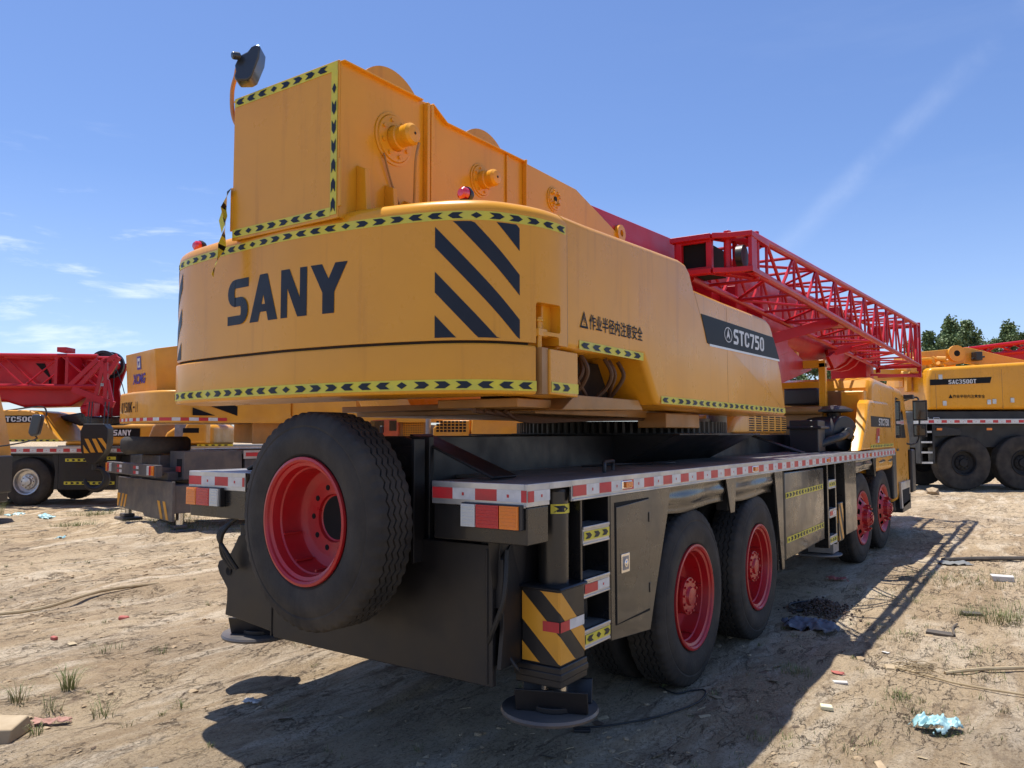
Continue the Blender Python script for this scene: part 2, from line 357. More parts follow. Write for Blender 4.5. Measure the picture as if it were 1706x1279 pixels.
def chevron_tape(name, P, u0, u1, v0, v1, parent, phase=0, pitch=.1, mats=('tape_yellow', 'decal_navy'), step=.025):
    """yellow reflective tape printed with runs of dark arrows and a diamond between; P(u,v,e) -> surface point lifted e"""
    mb = MB(); n = max(1, int(abs(u1 - u0) / step)); sg = 1 if u1 > u0 else -1
    for i in range(n):
        a = u0 + (u1 - u0) * i / n; b = u0 + (u1 - u0) * (i + 1) / n
        mb.quad(P(a, v0, .002), P(b, v0, .002), P(b, v1, .002), P(a, v1, .002), 0)
    h = v1 - v0; k = 0; seq = 'd>>><<<'
    c = u0 + sg * (.5 * pitch)
    while (c - u1) * sg < -pitch * .35:
        g = seq[(k + phase) % 7]; lo_, hi_ = v0 + .17 * h, v1 - .17 * h; m = (lo_ + hi_) / 2; w = pitch * .38
        if g == 'd': polys = [[(c - w * .72, m), (c, lo_), (c + w * .72, m), (c, hi_)]]
        else:
            s_ = 1 if g == '>' else -1
            polys = []
            for (ya, yb) in ((lo_, m), (m, hi_)):
                xa = -w if ya == lo_ else -w * .35; xb = -w * .35 if ya == lo_ else -w
                xc = w * .35 if ya == lo_ else w; xd = w if ya == lo_ else w * .35
                polys.append([(c + s_ * xa, ya), (c, ya), (c, yb), (c + s_ * xb, yb)])
                polys.append([(c, ya), (c + s_ * xc, ya), (c + s_ * xd, yb), (c, yb)])
        for q in polys: mb.add([P(x, y, .0045) for x, y in q], [(0, 1, 2, 3)], 1)
        c += sg * pitch; k += 1
    return mb.build(name, list(mats), parent, smooth=0)
def redwhite_tape(name, P, u0, u1, v0, v1, parent, dark=.15, light=.15, start=1, step=.2):
    mb = MB(); u = u0; c = start
    while u < u1 - 1e-4:
        w = dark if c else light; b = min(u + w, u1)
        mb.quad(P(u, v0, .002), P(b, v0, .002), P(b, v1, .002), P(u, v1, .002), c)
        if not c and b - u > .06:
            q = (u + b) / 2; mb.quad(P(q - .012, v0 + (v1 - v0) * .35, .003), P(q + .002, v0 + (v1 - v0) * .35, .003), P(q + .002, v0 + (v1 - v0) * .62, .003), P(q - .012, v0 + (v1 - v0) * .62, .003), 1)
        u = b; c = 1 - c
    return mb.build(name, ['tape_white', 'tape_red'], parent, smooth=0)
def px(x): return lambda u, v, e=0.: (x + e, u, v)           # plane facing +x: u=y, v=z
def py(y): return lambda u, v, e=0.: (u, y - e, v)           # plane facing -y: u=x, v=z
def stripes(name, P, u0, u1, v0, v1, parent, bands, slope=-.79, material='decal_navy', n=24, lift=.002):
    """diagonal hazard bands: for t in 0..1 the band covers fractions lo+slope*t .. hi+slope*t"""
    mb = MB()
    for lo_, hi_ in bands:
        for i in range(n):
            t0, t1 = i / n, (i + 1) / n; q = []
            a0, a1, b0, b1 = [min(1, max(0, x)) for x in (lo_ + slope * t0, lo_ + slope * t1, hi_ + slope * t0, hi_ + slope * t1)]
            if b0 - a0 < 1e-4 and b1 - a1 < 1e-4: continue
            mb.quad(*[P(u0 + (u1 - u0) * t, v0 + (v1 - v0) * z, lift) for t, z in ((t0, a0), (t1, a1), (t1, b1), (t0, b0))], 0)
    return mb.build(name, [material], parent, smooth=0)
# ============================================================ wheels
def tyre_mesh(name, Ro, Ri, T, parent, seg=224, material='rubber', tread=True):
    """outer side wall at t=0, inner at t=-T (axis x)"""
    d = Ro - Ri
    p = [(-.035, Ri - .005), (-.012, Ri + .02), (0, Ri + .30 * d), (.002, Ri + .45 * d), (-.006, Ri + .62 * d), (-.012, Ri + .66 * d), (-.010, Ri + .70 * d), (-.022, Ri + .84 * d), (-.030, Ri + .93 * d), (-.042, Ro - .004)]
    w0, w1 = -.050, -T + .050; k = 5; gw = .012
    tr = [(w0, Ro)]
    ribs = []
    if tread:
        for i in range(1, k):
            c = w0 + (w1 - w0) * i / k
            tr += [(c + gw / 2, Ro), (c + gw / 2 - .002, Ro - .014), (c - gw / 2 + .002, Ro - .014), (c - gw / 2, Ro)]
    tr += [(w1, Ro)]
    q = [(-T - a, r) for a, r in reversed(p)]
    prof = p + tr + q; n0 = len(p); n1 = n0 + len(tr)
    def fn(j, t, r, a):
        if tread and n0 < j < n1 - 1:
            ph = (a * 56 / (2 * PI)) % 1.0; z = abs(ph * 2 - 1) - .5
            t += .017 * z
        if tread and j in (n0 - 1, n0, n0 - 2, n1 - 1, n1, n1 + 1):
            if int(a * 112 / (2 * PI) + .01) % 2: r -= .008
        return t, r
    mb = MB(); mb.lathe(prof, ax='x', seg=seg, fn=fn)
    # raised lettering lugs on the wall
    return mb.build(name, [material], parent, smooth=28)
def rim_dish(name, Rr, parent, hub=True, side=1, material='red_rim_paint', deep=.2):
    mb = MB()
    prof = [(-.05, Rr - .012), (-.018, Rr + .004), (-.004, Rr + .002), (-.001, Rr - .012), (-.010, Rr - .024), (-.022, Rr - .028), (-.030, Rr - .046), (-.075, Rr - .054), (-.082, Rr - .062), (-deep + .03, Rr - .066), (-deep + .01, Rr - .075), (-deep, Rr - .10), (-deep - .012, Rr * .62)]
    prof += [(-deep - .012, .135), (-deep - .030, .13), (-deep - .035, .12)]
    mb.lathe(prof, ax='x', seg=64, mi=0)
    for i in range(4):                                   # valve and clamp bars on the inside of the barrel
        a = R(200 + i * 38); r = Rr - .072
        mb.beam((-.08, r * math.cos(a), r * math.sin(a)), (-deep + .02, (r - .004) * math.cos(a), (r - .004) * math.sin(a)), .012, .012, 0)
    for i in range(10):
        a = 2 * PI * i / 10; r = .175
        mb.cyl((-deep - .02, r * math.cos(a), r * math.sin(a)), (-deep - .009, r * math.cos(a), r * math.sin(a)), .016, seg=10, mi=1 if not hub else 0)
    if hub:
        mb.lathe([(-deep - .012, .16), (-deep + .02, .15), (-.10, .125), (-.075, .135), (-.055, .132), (-.050, .115), (-.052, .07), (-.035, .062), (-.03, .03), (-.028, 0.0)], ax='x', seg=40, mi=0)
        for i in range(12):
            a = 2 * PI * i / 12; mb.cyl((-.056, .117 * math.cos(a), .117 * math.sin(a)), (-.040, .117 * math.cos(a), .117 * math.sin(a)), .010, seg=6, mi=0)
    else:
        mb.lathe([(-deep - .034, .135), (-deep - .036, 0.0)], ax='x', seg=30, mi=1)
        a = R(-8); mb.cyl((-deep, .175, -.02), (-deep + .05, .175, -.02), .014, seg=8, mi=2)
    return mb.build(name, [material, 'deep_black', 'grey_steel'], parent, smooth=30)
def rim_front(name, Rr, parent, material='red_rim_paint'):
    mb = MB(); prof = [(-.05, Rr - .012), (-.018, Rr + .004), (-.004, Rr + .002), (-.001, Rr - .012), (-.012, Rr - .026), (-.03, Rr - .05), (-.045, Rr - .062), (-.050, Rr - .075), (-.035, Rr - .10), (.0, .225), (.020, .20), (.024, .12), (.024, .115)]
    # ten hand holes between radius Rr-.10 and .235
    hole = [9]
    mb.lathe(prof, ax='x', seg=60, mi=0, skip=lambda j, k: j == 8 and (k % 6) in (0, 1, 2))
    mb.lathe([(-.09, Rr - .06), (-.09, .10)], ax='x', seg=30, mi=1)
    mb.lathe([(.024, .125), (.07, .118), (.085, .10), (.10, .09), (.102, .045), (.125, .04), (.127, 0.)], ax='x', seg=36, mi=0)
    for i in range(10):
        a = 2 * PI * i / 10 + .1; mb.cyl((.02, .168 * math.cos(a), .168 * math.sin(a)), (.085, .168 * math.cos(a), .168 * math.sin(a)), .018, .014, seg=8, mi=0)
        a += .31; mb.cyl((.09, .075 * math.cos(a), .075 * math.sin(a)), (.115, .075 * math.cos(a), .075 * math.sin(a)), .012, seg=6, mi=0)
    return mb.build(name, [material, 'deep_black'], parent, smooth=30)

# ============================================================ THE MAIN CRANE
CR = thing('truck_crane', 'large yellow truck crane lettered SANY with red wheel rims, nearest in the yard', 'truck crane', (0, 0, 0))
# ---- counterweight outline in plan, bowed at the back and rounded at the corners
_half = [(0, -.370), (.30, -.352), (.55, -.322), (.80, -.268), (.95, -.222), (1.07, -.168), (1.16, -.105), (1.225, -.035), (1.275, .05), (1.318, .14), (1.346, .23), (1.3615, .33), (1.362, .42)]
def _spl(P, n=6):
    P = [Vector(p) for p in P]; o = []
    for i in range(len(P) - 1):
        p0 = P[max(i - 1, 0)]; p1 = P[i]; p2 = P[i + 1]; p3 = P[min(i + 2, len(P) - 1)]
        if i == 0: p0 = Vector((-p2.x, p2.y))
        for k in range(n):
            t = k / n; o.append(.5 * ((2 * p1) + (-p0 + p2) * t + (2 * p0 - 5 * p1 + 4 * p2 - p3) * t * t + (-p0 + 3 * p1 - 3 * p2 + p3) * t ** 3))
    return o + [P[-1]]
_h = _spl(_half)
_lf = _spl([(0, -.370), (.30, -.358), (.60, -.338), (.90, -.305), (1.08, -.270), (1.20, -.225), (1.28, -.165), (1.325, -.09), (1.35, .02), (1.362, .15), (1.362, .30), (1.362, .42)])
CWP = [Vector((-p.x, p.y)) for p in reversed(_lf[1:])] + _h
def outline_to(ymax):
    pts = [p for p in CWP if p.y <= ymax]
    return [(p.x, p.y) for p in pts]
_S = [0.0]
for i in range(1, len(CWP)): _S.append(_S[-1] + (CWP[i] - CWP[i - 1]).length)
def s_of_x(x):
    for i in range(1, len(CWP)):
        if CWP[i].x >= x: t = (x - CWP[i - 1].x) / max(1e-9, CWP[i].x - CWP[i - 1].x); return _S[i - 1] + t * (_S[i] - _S[i - 1])
    return _S[-1]
def cw_surf(extra=0.):
    """P(s,z,e): point on the counterweight's outer wall; past the end it runs straight along +y (the side cover)"""
    def P(s, z, e=0.):
        e = e + extra
        if s >= _S[-1]: return (1.362 + e, CWP[-1].y + (s - _S[-1]), z)
        for i in range(1, len(CWP)):
            if _S[i] >= s:
                a, b = CWP[i - 1], CWP[i]; t = (s - _S[i - 1]) / (_S[i] - _S[i - 1]); p = a.lerp(b, t)
                d0 = (CWP[min(i, len(CWP) - 1)] - CWP[max(i - 2, 0)]).normalized(); d1 = (CWP[min(i + 1, len(CWP) - 1)] - CWP[i - 1]).normalized(); d = d0.lerp(d1, t).normalized()
                return (p.x + d.y * e, p.y - d.x * e, z)
        return (CWP[0].x, CWP[0].y, z)
    return P
PS = cw_surf()
mb = MB(); o_ = outline_to(.43); mb.fprism(o_, 'z', 2.262, 2.985, .06)
cw = mb.build('counterweight', 'crane_yellow_paint', CR, smooth=30)
cut_box(cw, 1.24, 1.5, .16, .345, 2.325, 2.475, .015); cut_box(cw, 1.24, 1.5, .16, .33, 2.2, 2.305, .012)
mb = MB(); o_ = [(x * 1.004, y - .004) for x, y in outline_to(.16)]; mb.fprism(o_, 'z', 1.995, 2.248, .012, both=True)
mb.build('counterweight_base', 'crane_yellow_paint', CR, smooth=30)
mb = MB(); mb.prism([(x * .985, y + .012) for x, y in outline_to(.14)], 'z', 2.24, 2.2615); mb.build('counterweight_gap', 'opening_dark', CR)
# ---- tapes and decals on the counterweight
sL, s935, s870 = s_of_x(-1.33), _S[-1] + .0, s_of_x(1.262)
chevron_tape('warning_tape', PS, s_of_x(-1.345), _S[-1] - .02, 2.868, 2.915, CR, phase=3, pitch=.105)
PB = cw_surf(.004)
chevron_tape('warning_tape', lambda s, z, e=0.: (lambda p: (p[0] * 1.004, p[1] - .004, p[2]))(PS(s, z, e)), s_of_x(-1.35), s_of_x(1.325), 2.013, 2.066, CR, phase=0, pitch=.108)
stripes('hazard_stripes', PS, s_of_x(.965), s_of_x(1.285), 2.275, 2.862, CR, [(0, .195), (.39, .57), (.78, .958), (1.17, 1.35), (1.56, 1.76)])
stripes('hazard_stripes', PS, s_of_x(-1.10), s_of_x(-1.352), 2.275, 2.862, CR, [(0, .195), (.39, .57), (.78, .958), (1.17, 1.35), (1.56, 1.76)])
mb = MB()
def slice_letters(mb, body, spans, v0, v1):
    """heavy letters cut into narrow vertical slices so they follow the bowed rear panel"""
    tmp = bmesh.new()
    for ch, (a, b) in zip(body, spans):
        for k, poly in enumerate(GL[ch]):
            q = [tmp.verts.new((a + p[0] * (b - a), 0.0005 * k, v0 + p[1] * (v1 - v0))) for p in poly]
            try: tmp.faces.new(q)
            except ValueError: pass
    x = spans[0][0]
    while x < spans[-1][1]:
        bmesh.ops.bisect_plane(tmp, geom=tmp.verts[:] + tmp.edges[:] + tmp.faces[:], plane_co=(x, 0, 0), plane_no=(1, 0, 0)); x += .05
    tmp.verts.index_update()
    mb.add([PS(s_of_x(v.co.x), v.co.z, .002 + v.co.y * .5) for v in tmp.verts], [tuple(v.index for v in f.verts) for f in tmp.faces]); tmp.free()
slice_letters(mb, 'SANY', [(-.515, -.310), (-.295, -.040), (-.012, .190), (.215, .470)], 2.437, 2.706)
mb.build('lettering', 'decal_navy', CR, smooth=0)

# ---- side covers of the slewing upper works (right one seen, left one mirrored behind)
prof = [(.36, 2.982), (.70, 2.990), (1.4, 3.02), (2.03, 3.045), (2.15, 3.035), (2.23, 2.99), (2.31, 2.87), (3.0, 2.866), (4.05, 2.872), (4.16, 2.865), (4.26, 2.84), (4.32, 2.79), (4.60, 2.40), (4.75, 2.02), (4.735, 1.975), (1.72, 1.985), (1.63, 1.99), (1.58, 2.03), (1.395, 2.285), (.545, 2.245), (.36, 2.245)]
for s_ in (1, -1):
    mb = MB(); mb.fprism(prof, 'x', s_ * .78, s_ * 1.3605, .045); mb.build('side_cover', 'crane_yellow_paint', CR, smooth=32)
mb = MB(); mb.box(1.360, 1.3613, 3.012, 3.016, 1.99, 2.82); mb.build('cover_seam', 'dark_ochre_frame', CR); mb = MB(); mb.prism([(2.30, 2.84), (2.306, 2.84), (2.562, 2.50), (2.556, 2.50)], 'x', 1.360, 1.3613); mb.build('cover_seam', 'dark_ochre_frame', CR); mb = MB(); mb.prism([(.418, 2.27), (.422, 2.27), (.422, 2.92), (.418, 2.92)], 'x', 1.3595, 1.3624); mb.build('cover_seam', 'dark_ochre_frame', CR)
# filler between the covers and the counterweight so no daylight shows through
mb = MB(); mb.box(-1.30, 1.30, .26, .9, 2.30, 2.93); mb.build('gap_filler', 'crane_yellow_paint', CR, bevel=.01)
# corner block beneath the cover and the hinge recess
mb = MB(); mb.prism([(.235, 2.0), (.53, 1.995), (.53, 2.238), (.235, 2.238)], 'x', 1.05, 1.364); mb.build('corner_block', 'crane_yellow_paint', CR, bevel=.008)
mb = MB(); mb.box(1.2, 1.352, .175, .235, 2.0, 2.24); mb.build('corner_gap', 'dark_ochre_frame', CR)
mb = MB()
yc, zc = .235, 2.40
mb.box(1.19, 1.235, .17, .34, 2.25, 2.475, 0); mb.build('latch_backing', 'dark_ochre_frame', CR)
mb = MB(); mb.cyl((1.325, .19, 2.20), (1.325, .19, 2.40), .014, seg=12); mb.cyl((1.325, .19, 2.375), (1.325, .19, 2.388), .022, seg=12); mb.box(1.30, 1.34, .165, .25, 2.30, 2.34)
mb.build('latch_pin', 'crane_yellow_paint', CR, bevel=.003)
PR = px(1.362)
chevron_tape('warning_tape', px(1.364), .245, .528, 2.012, 2.066, CR, phase=1, pitch=.1)
chevron_tape('warning_tape', PR, .545, 1.385, 2.262, 2.312, CR, phase=4, pitch=.135)
chevron_tape('warning_tape', PR, 1.66, 4.70, 1.998, 2.048, CR, phase=6, pitch=.135)
# warning text
mb = MB(); text_faces(mb, '作业半径内注意安全', lambda u, v: (1.3645, u, v), .665, 1.375, 2.385, 2.475, bold=.012)
tri = [((.555, 2.385), (.650, 2.385), (.602, 2.482)), ((.572, 2.397), (.633, 2.397), (.602, 2.460))]
for i in range(3):
    a, b = tri[0][i], tri[0][(i + 1) % 3]; c, d = tri[1][(i + 1) % 3], tri[1][i]
    mb.add([(1.3645, *a), (1.3645, *b), (1.3645, *c), (1.3645, *d)], [(0, 1, 2, 3)])
mb.add([(1.3645, .599, 2.415), (1.3645, .605, 2.415), (1.3645, .607, 2.445), (1.3645, .597, 2.445)], [(0, 1, 2, 3)])
mb.add([(1.3645, .598, 2.402), (1.3645, .606, 2.402), (1.3645, .606, 2.409), (1.3645, .598, 2.409)], [(0, 1, 2, 3)])
mb.build('warning_lettering', 'decal_black', CR, smooth=0)
# model plate
mb = MB(); X = 1.3605
pl = [(2.43, 2.70), (4.335, 2.715), (4.53, 2.515), (2.60, 2.485), (2.55, 2.49)]
mb.prism(pl, 'x', X - .01, X + .004, 0)
e = [(2.595, 2.487), (4.525, 2.517), (4.535, 2.500), (2.60, 2.470)]; mb.prism(e, 'x', X - .01, X + .005, 1)
mb.build('model_plate', ['decal_black', 'decal_silver'], CR, smooth=0)
mb = MB(); XT = X + .0065
block_text(mb, 'STC750', lambda u, v, e=0.: (XT + e * .3, u, v + (u - 3.2) * .012), even_spans(6, 3.16, 4.02, .14), 2.540, 2.668)
cy_, cz_ = 3.03, 2.602
for k in range(32):
    a, b = 2 * PI * k / 32, 2 * PI * (k + 1) / 32
    mb.add([(XT, cy_ + r * 1.2 * math.cos(t), cz_ + r * .78 * math.sin(t)) for r, t in ((.080, a), (.080, b), (.070, b), (.070, a))], [(0, 1, 2, 3)])
for s_ in (-1, 1):
    mb.add([(XT, cy_, cz_ + .06), (XT, cy_ + s_ * .012, cz_ + .03), (XT, cy_ + s_ * .048, cz_ - .038), (XT, cy_, cz_ - .012)], [(0, 1, 2, 3)])
mb.build('model_lettering', 'tape_white', CR, smooth=0)

# ---- open bay under the cover: dark cavity, hoses and yellow sub frame
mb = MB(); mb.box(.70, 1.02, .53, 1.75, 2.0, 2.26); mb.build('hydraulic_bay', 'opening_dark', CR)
rnd = random.Random(4)
mb = MB()
for i in range(7):
    y0 = .62 + i * .15 + rnd.uniform(-.03, .03); x = 1.16 + rnd.uniform(-.05, .1)
    mb.tube([(x, y0, 2.26), (x + .03, y0 + rnd.uniform(-.03, .05), 2.17), (x - .03, y0 + rnd.uniform(-.04, .1), 2.08), (x - .1, y0 + rnd.uniform(0, .2), 2.01)], .014, 7, smooth=5)
mb.tube([(1.2, .56, 2.22), (1.22, .75, 2.12), (1.18, .95, 2.03)], .012, 7, smooth=5)
mb.tube([(1.2, .56, 2.10), (1.22, .66, 2.06), (1.18, .80, 2.0)], .012, 7, smooth=5)
mb.build('hydraulic_hoses', 'hose_brown', CR)
mb = MB(); mb.prism([(.545, 1.93), (1.62, 1.955), (1.55, 2.02), (.70, 2.02)], 'x', .80, 1.25)
mb.box(-.75, .82, .95, 3.6, 1.925, 2.0); mb.box(-.75, .80, .80, .95, 1.955, 1.995); mb.box(.60, 1.15, .25, .60, 1.94, 1.99)
mb.prism([(.80, 1.995), (1.0, 1.995), (.86, 1.93), (.80, 1.93)], 'y', .35, .6)
mb.build('slewing_frame', 'dark_ochre_frame', CR, bevel=.006)
mb = MB()
for k in range(4): mb.tube([(.9, .2 + k * .1, 1.925), (.8, .9, 1.90 - k * .008), (.75, 1.8, 1.90), (.8, 2.6 + .1 * k, 1.92)], .013, 7, smooth=5)
mb.build('hydraulic_hoses', 'hose_brown', CR)
# slewing ring with teeth
mb = MB(); prof = [(1.80, .90), (1.80, 1.02), (1.905, 1.02), (1.905, .90)]
mb.lathe(prof, (0, 3.8, 0), 'z', 288, fn=lambda j, t, r, a: (t, r - (.028 if (int(a / (2 * PI) * 288 + .01) % 3 == 0 and r > 1) else 0)))
mb.lathe([(1.785, 1.07), (1.805, 1.07), (1.805, .9)], (0, 3.8, 0), 'z', 64)
mb.build('slewing_ring', 'black_satin_paint', CR, smooth=20)
mb = MB(); mb.box(.74, .99, 2.62, 3.35, 1.845, 1.965); mb.build('slewing_gearbox_cover', 'dark_ochre_frame', CR, bevel=.01)

# ---- winch tower above the counterweight
mb = MB()
zt = 3.785
mb.box(-.44, .44, -.385, -.372, 2.93, zt, 0)                     # rear plate
top = [(-.372, zt), (.27, 3.80), (.36, 3.808), (.50, 3.735), (1.385, 3.752), (2.17, 3.752), (3.04, 3.515), (3.06, 3.3), (3.06, 2.8), (-.15, 2.8), (-.25, 2.935), (-.372, 2.935)]
for s_ in (-1, 1):
    mb.prism(top, 'x', s_ * .428, s_ * .440, 0)
    for (a, b) in ((0, 1), (2, 3), (3, 4)):                       # rolled top flanges
        pa, pb = top[a], top[b]; mb.beam((s_ * .446, pa[0], pa[1] - .006), (s_ * .446, pb[0], pb[1] - .006), .045, .010, 0)
    mb.box(s_ * .44, s_ * .475, .30, .325, 2.95, 3.79, 0); mb.box(s_ * .44, s_ * .466, .345, .372, 2.95, 3.795, 0)
    mb.box(s_ * .44, s_ * .455, 1.17, 1.19, 3.0, 3.735, 0); mb.box(s_ * .44, s_ * .475, 1.385, 1.40, 3.0, 3.76, 0)
    for y_, h in ((-.25, .22), (-.03, .17), (.13, .12)):          # stiffener fins at the foot
        mb.prism([(s_ * .44, 2.99), (s_ * .52, 2.99), (s_ * .505, 3.0 + h), (s_ * .44, 3.03 + h)], 'y', y_, y_ + .035, 0)
    mb.prism([(-.385, 2.99), (-.385, 3.05), (-.385, 3.25), (-.372, 3.25), (-.372, 2.99)], 'x', s_ * .44, s_ * .462, 0)
mb.box(-.43, .43, -.37, -.10, zt - .012, zt, 0)
mb.box(-.43, .43, 1.45, 2.17, 3.735, 3.748, 0)
tw = mb.build('winch_tower', 'crane_yellow_paint', CR, bevel=.004)
for (y_, z_, r_) in ((.215, 3.70, .315), (1.17, 3.62, .325)):
    mb = MB()
    for s_ in (-1, 1): mb.lathe([(s_ * .26, .08), (s_ * .26, r_), (s_ * .245, r_), (s_ * .245, .08)], (0, y_, z_), 'x', 56, mi=0, closed=True)
    mb.lathe([(-.245, .20), (.245, .20)], (0, y_, z_), 'x', 32, mi=1)
    mb.build('winch_drum', ['crane_yellow_paint', 'grey_steel'], CR, smooth=30)
def flange_motor(y, z, rf, motor, L_=.20, rm=.062):
    mb = MB(); x = .441
    mb.lathe([(x, rf * 1.12), (x + .006, rf * 1.12), (x + .008, rf * 1.02), (x + .004, rf), (x + .016, rf * .97), (x + .020, rf * .55), (x + .012, rf * .5)], (0, y, z), 'x', 48, mi=0)
    for i in range(8):
        a = 2 * PI * i / 8 + .3; p = (y + rf * .78 * math.cos(a), z + rf * .78 * math.sin(a)); mb.cyl((x + .01, *p), (x + .028, *p), rf * .085, seg=6, mi=0)
    mb.lathe([(x + .014, rf * .5), (x + .016, 0.)], (0, y, z), 'x', 24, mi=1 if motor else 0)
    if motor:
        mb.lathe([(x, rm * 1.15), (x + .06, rm * 1.15), (x + .065, rm), (x + L_ - .05, rm), (x + L_ - .045, rm * 1.06), (x + L_ - .02, rm * 1.04), (x + L_ - .004, rm * .8), (x + L_, rm * .45), (x + L_ + .001, 0.)], (0, y, z), 'x', 32, mi=0)
        mb.cyl((x + L_, y, z), (x + L_ + .003, y, z), .008, seg=12, mi=1)
    else:
        for i in range(4):
            a = PI / 2 * i + .8; p = (y + rf * .6 * math.cos(a), z + rf * .6 * math.sin(a)); mb.cyl((x, *p), (x + .04, *p), rf * .14, seg=8, mi=0)
        mb.cyl((x + .015, y, z), (x + .022, y, z), .02, seg=12, mi=1)
    return mb.build('winch_motor' if motor else 'bearing_cover', ['crane_yellow_paint', 'opening_dark', 'chrome'], CR, smooth=30)
flange_motor(.037, 3.483, .135, True, .165, .06); flange_motor(.877, 3.470, .10, True, .14, .052); flange_motor(1.816, 3.580, .085, False)
mb = MB(); mb.tube([(.62, .055, 3.43), (.60, .05, 3.33), (.53, .12, 3.15), (.50, .14, 3.0)], .008, 7, smooth=6)
mb.tube([(.46, -.06, 3.37), (.455, .02, 3.2), (.47, .12, 3.02)], .006, 7, smooth=6); mb.build('winch_cable', ['dark_ochre_frame'], CR)
# tapes on the tower's rear plate
chevron_tape('warning_tape', py(-.3855), -.432, .432, 3.728, 3.779, CR, phase=4, pitch=.100)
chevron_tape('warning_tape', py(-.3855), -.432, .385, 2.945, 2.993, CR, phase=6, pitch=.100)
chevron_tape('warning_tape', lambda u, v, e=0.: (v, -.3855 - e, u), 2.95, 3.728, .386, .434, CR, phase=1, pitch=.105)
# loose end of tape fluttering at the tower's lower left
mb = MB(); pts = [(-.455, -.40, 3.235), (-.475, -.42, 3.12), (-.47, -.41, 3.00), (-.465, -.43, 2.90), (-.49, -.45, 2.80), (-.51, -.46, 2.72)]
tw_ = [.2, 1.2, .6, 1.5, .4, .8]; wv = .028
for i in range(5):
    a, b = Vector(pts[i]), Vector(pts[i + 1]); da = Vector((math.cos(tw_[i]), -math.sin(tw_[i]), .15)) * wv; db = Vector((math.cos(tw_[i + 1]), -math.sin(tw_[i + 1]), .15)) * wv
    for k in range(4):
        t0, t1 = k / 4, (k + 1) / 4; mb.quad(a.lerp(b, t0) - da.lerp(db, t0), a.lerp(b, t0) + da.lerp(db, t0), a.lerp(b, t1) + da.lerp(db, t1), a.lerp(b, t1) - da.lerp(db, t1), 1 if (i * 4 + k) % 3 == 0 else 0)
mb.quad((-.49, -.40, 3.17), (-.53, -.41, 3.06), (-.50, -.41, 2.98), (-.465, -.40, 3.08), 0)
o_ = mb.build('tape_end', ['tape_yellow', 'decal_black'], CR, smooth=0); md = o_.modifiers.new('thick', 'SOLIDIFY'); md.thickness = .0015
# stiffening rib on the left side of the tower, then the work mirror on its bracket
mb = MB(); mb.tube([(-.44, -.30, 3.62), (-.50, -.32, 3.66), (-.52, -.34, 3.74), (-.50, -.36, 3.86), (-.44, -.38, 3.93), (-.40, -.40, 3.955), (-.33, -.42, 3.95)], .013, 10, smooth=5); mb.build('mirror_bracket', 'copper_pipe', CR)
mb = MB()
c0 = Vector((-.27, -.42, 3.925)); ra = Vector((.80, .60, 0)); up_ = Vector((0, 0, 1)); nn = Vector((.60, -.80, 0))
ol = [(447, 93), (455, 97), (453, 118), (441, 150), (434, 157), (413, 158), (409, 150), (412, 141), (410, 130), (417, 113), (431, 105), (438, 97)]
vs_ = [c0 + ra * ((a - 430) * .0033) + up_ * ((125 - b) * .0033) + nn * (t * (.05 if a < 440 else .065)) for t in (-1, 1) for a, b in ol]; n = len(ol)
mb.add(vs_, [tuple(range(n - 1, -1, -1)), tuple(range(n, 2 * n))] + [(i, (i + 1) % n, n + (i + 1) % n, n + i) for i in range(n)])
mb.cyl(c0 - ra * .03 + up_ * .03 + nn * .06, c0 - ra * .07 + up_ * .02 + nn * .09, .022, seg=12); mb.build('work_mirror', 'mirror_plastic', CR, bevel=.012, seg=3)
# beacons
for (bx_, by_) in ((.965, .03), (-1.225, -.07)):
    mb = MB(); z0 = 2.985
    mb.box(bx_ - .045, bx_ + .045, by_ - .03, by_ + .03, z0 - .005, z0 + .012, 0); mb.lathe([(z0 + .01, .035), (z0 + .04, .026), (z0 + .05, .03)], (bx_, by_, 0), 'z', 16, mi=0)
    bcn = mb.build('beacon', ['black_plastic'], CR, smooth=30)
    mb = MB(); mb.lathe([(-.04, .0), (-.038, .02), (-.025, .033), (-.004, .036), (0., .036)], (bx_, by_ - .002, z0 + .085), 'y', 24, mi=0); mb.build('lens', ['red_dome'], bcn)
    mb = MB(); mb.lathe([(-.002, .040), (.012, .042), (.035, .034), (.042, 0.)], (bx_, by_, z0 + .085), 'y', 24, mi=0); mb.build('lamp_body', ['black_plastic'], bcn)

# ---- boom (slightly raised towards the front)
SL = .043
def bz(z, y): return z + SL * (y - 3.0)
def section(w, z0, z1, r): # U-shaped section
    p = [(-w, z1), (w, z1)]
    for k in range(9): a = -PI * k / 8; p.append((w * math.cos(a), z0 + r + r * math.sin(a)))
    return p
def boom_piece(name, w, z0, z1, r, ya, yb, mat_='red_jib_paint'):
    mb = MB(); p = section(w, z0, z1, r); n = len(p)
    vs_ = [(q[0], y, bz(q[1], y)) for y in (ya, yb) for q in p]
    mb.add(vs_, [(i, (i + 1) % n, n + (i + 1) % n, n + i) for i in range(n)] + [tuple(range(n - 1, -1, -1)), tuple(range(n, 2 * n))]); return mb.build(name, mat_, CR, bevel=.012, smooth=30)
boom_piece('boom', .42, 2.66, 3.725, .34, 1.7, 13.2)
boom_piece('boom_extension', .37, 2.74, 3.62, .30, 13.2, 14.2)
boom_piece('boom_extension', .32, 2.80, 3.55, .27, 14.2, 15.0)
mb = MB()
for y_, w, h in ((13.15, .46, 3.71), (14.15, .41, 3.65)): mb = MB(); mb.prism([(q[0], bz(q[1], y_)) for q in section(w, 2.62, h, .36)], 'y', y_, y_ + .12); mb.build('boom_collar', 'red_jib_paint', CR, bevel=.01)
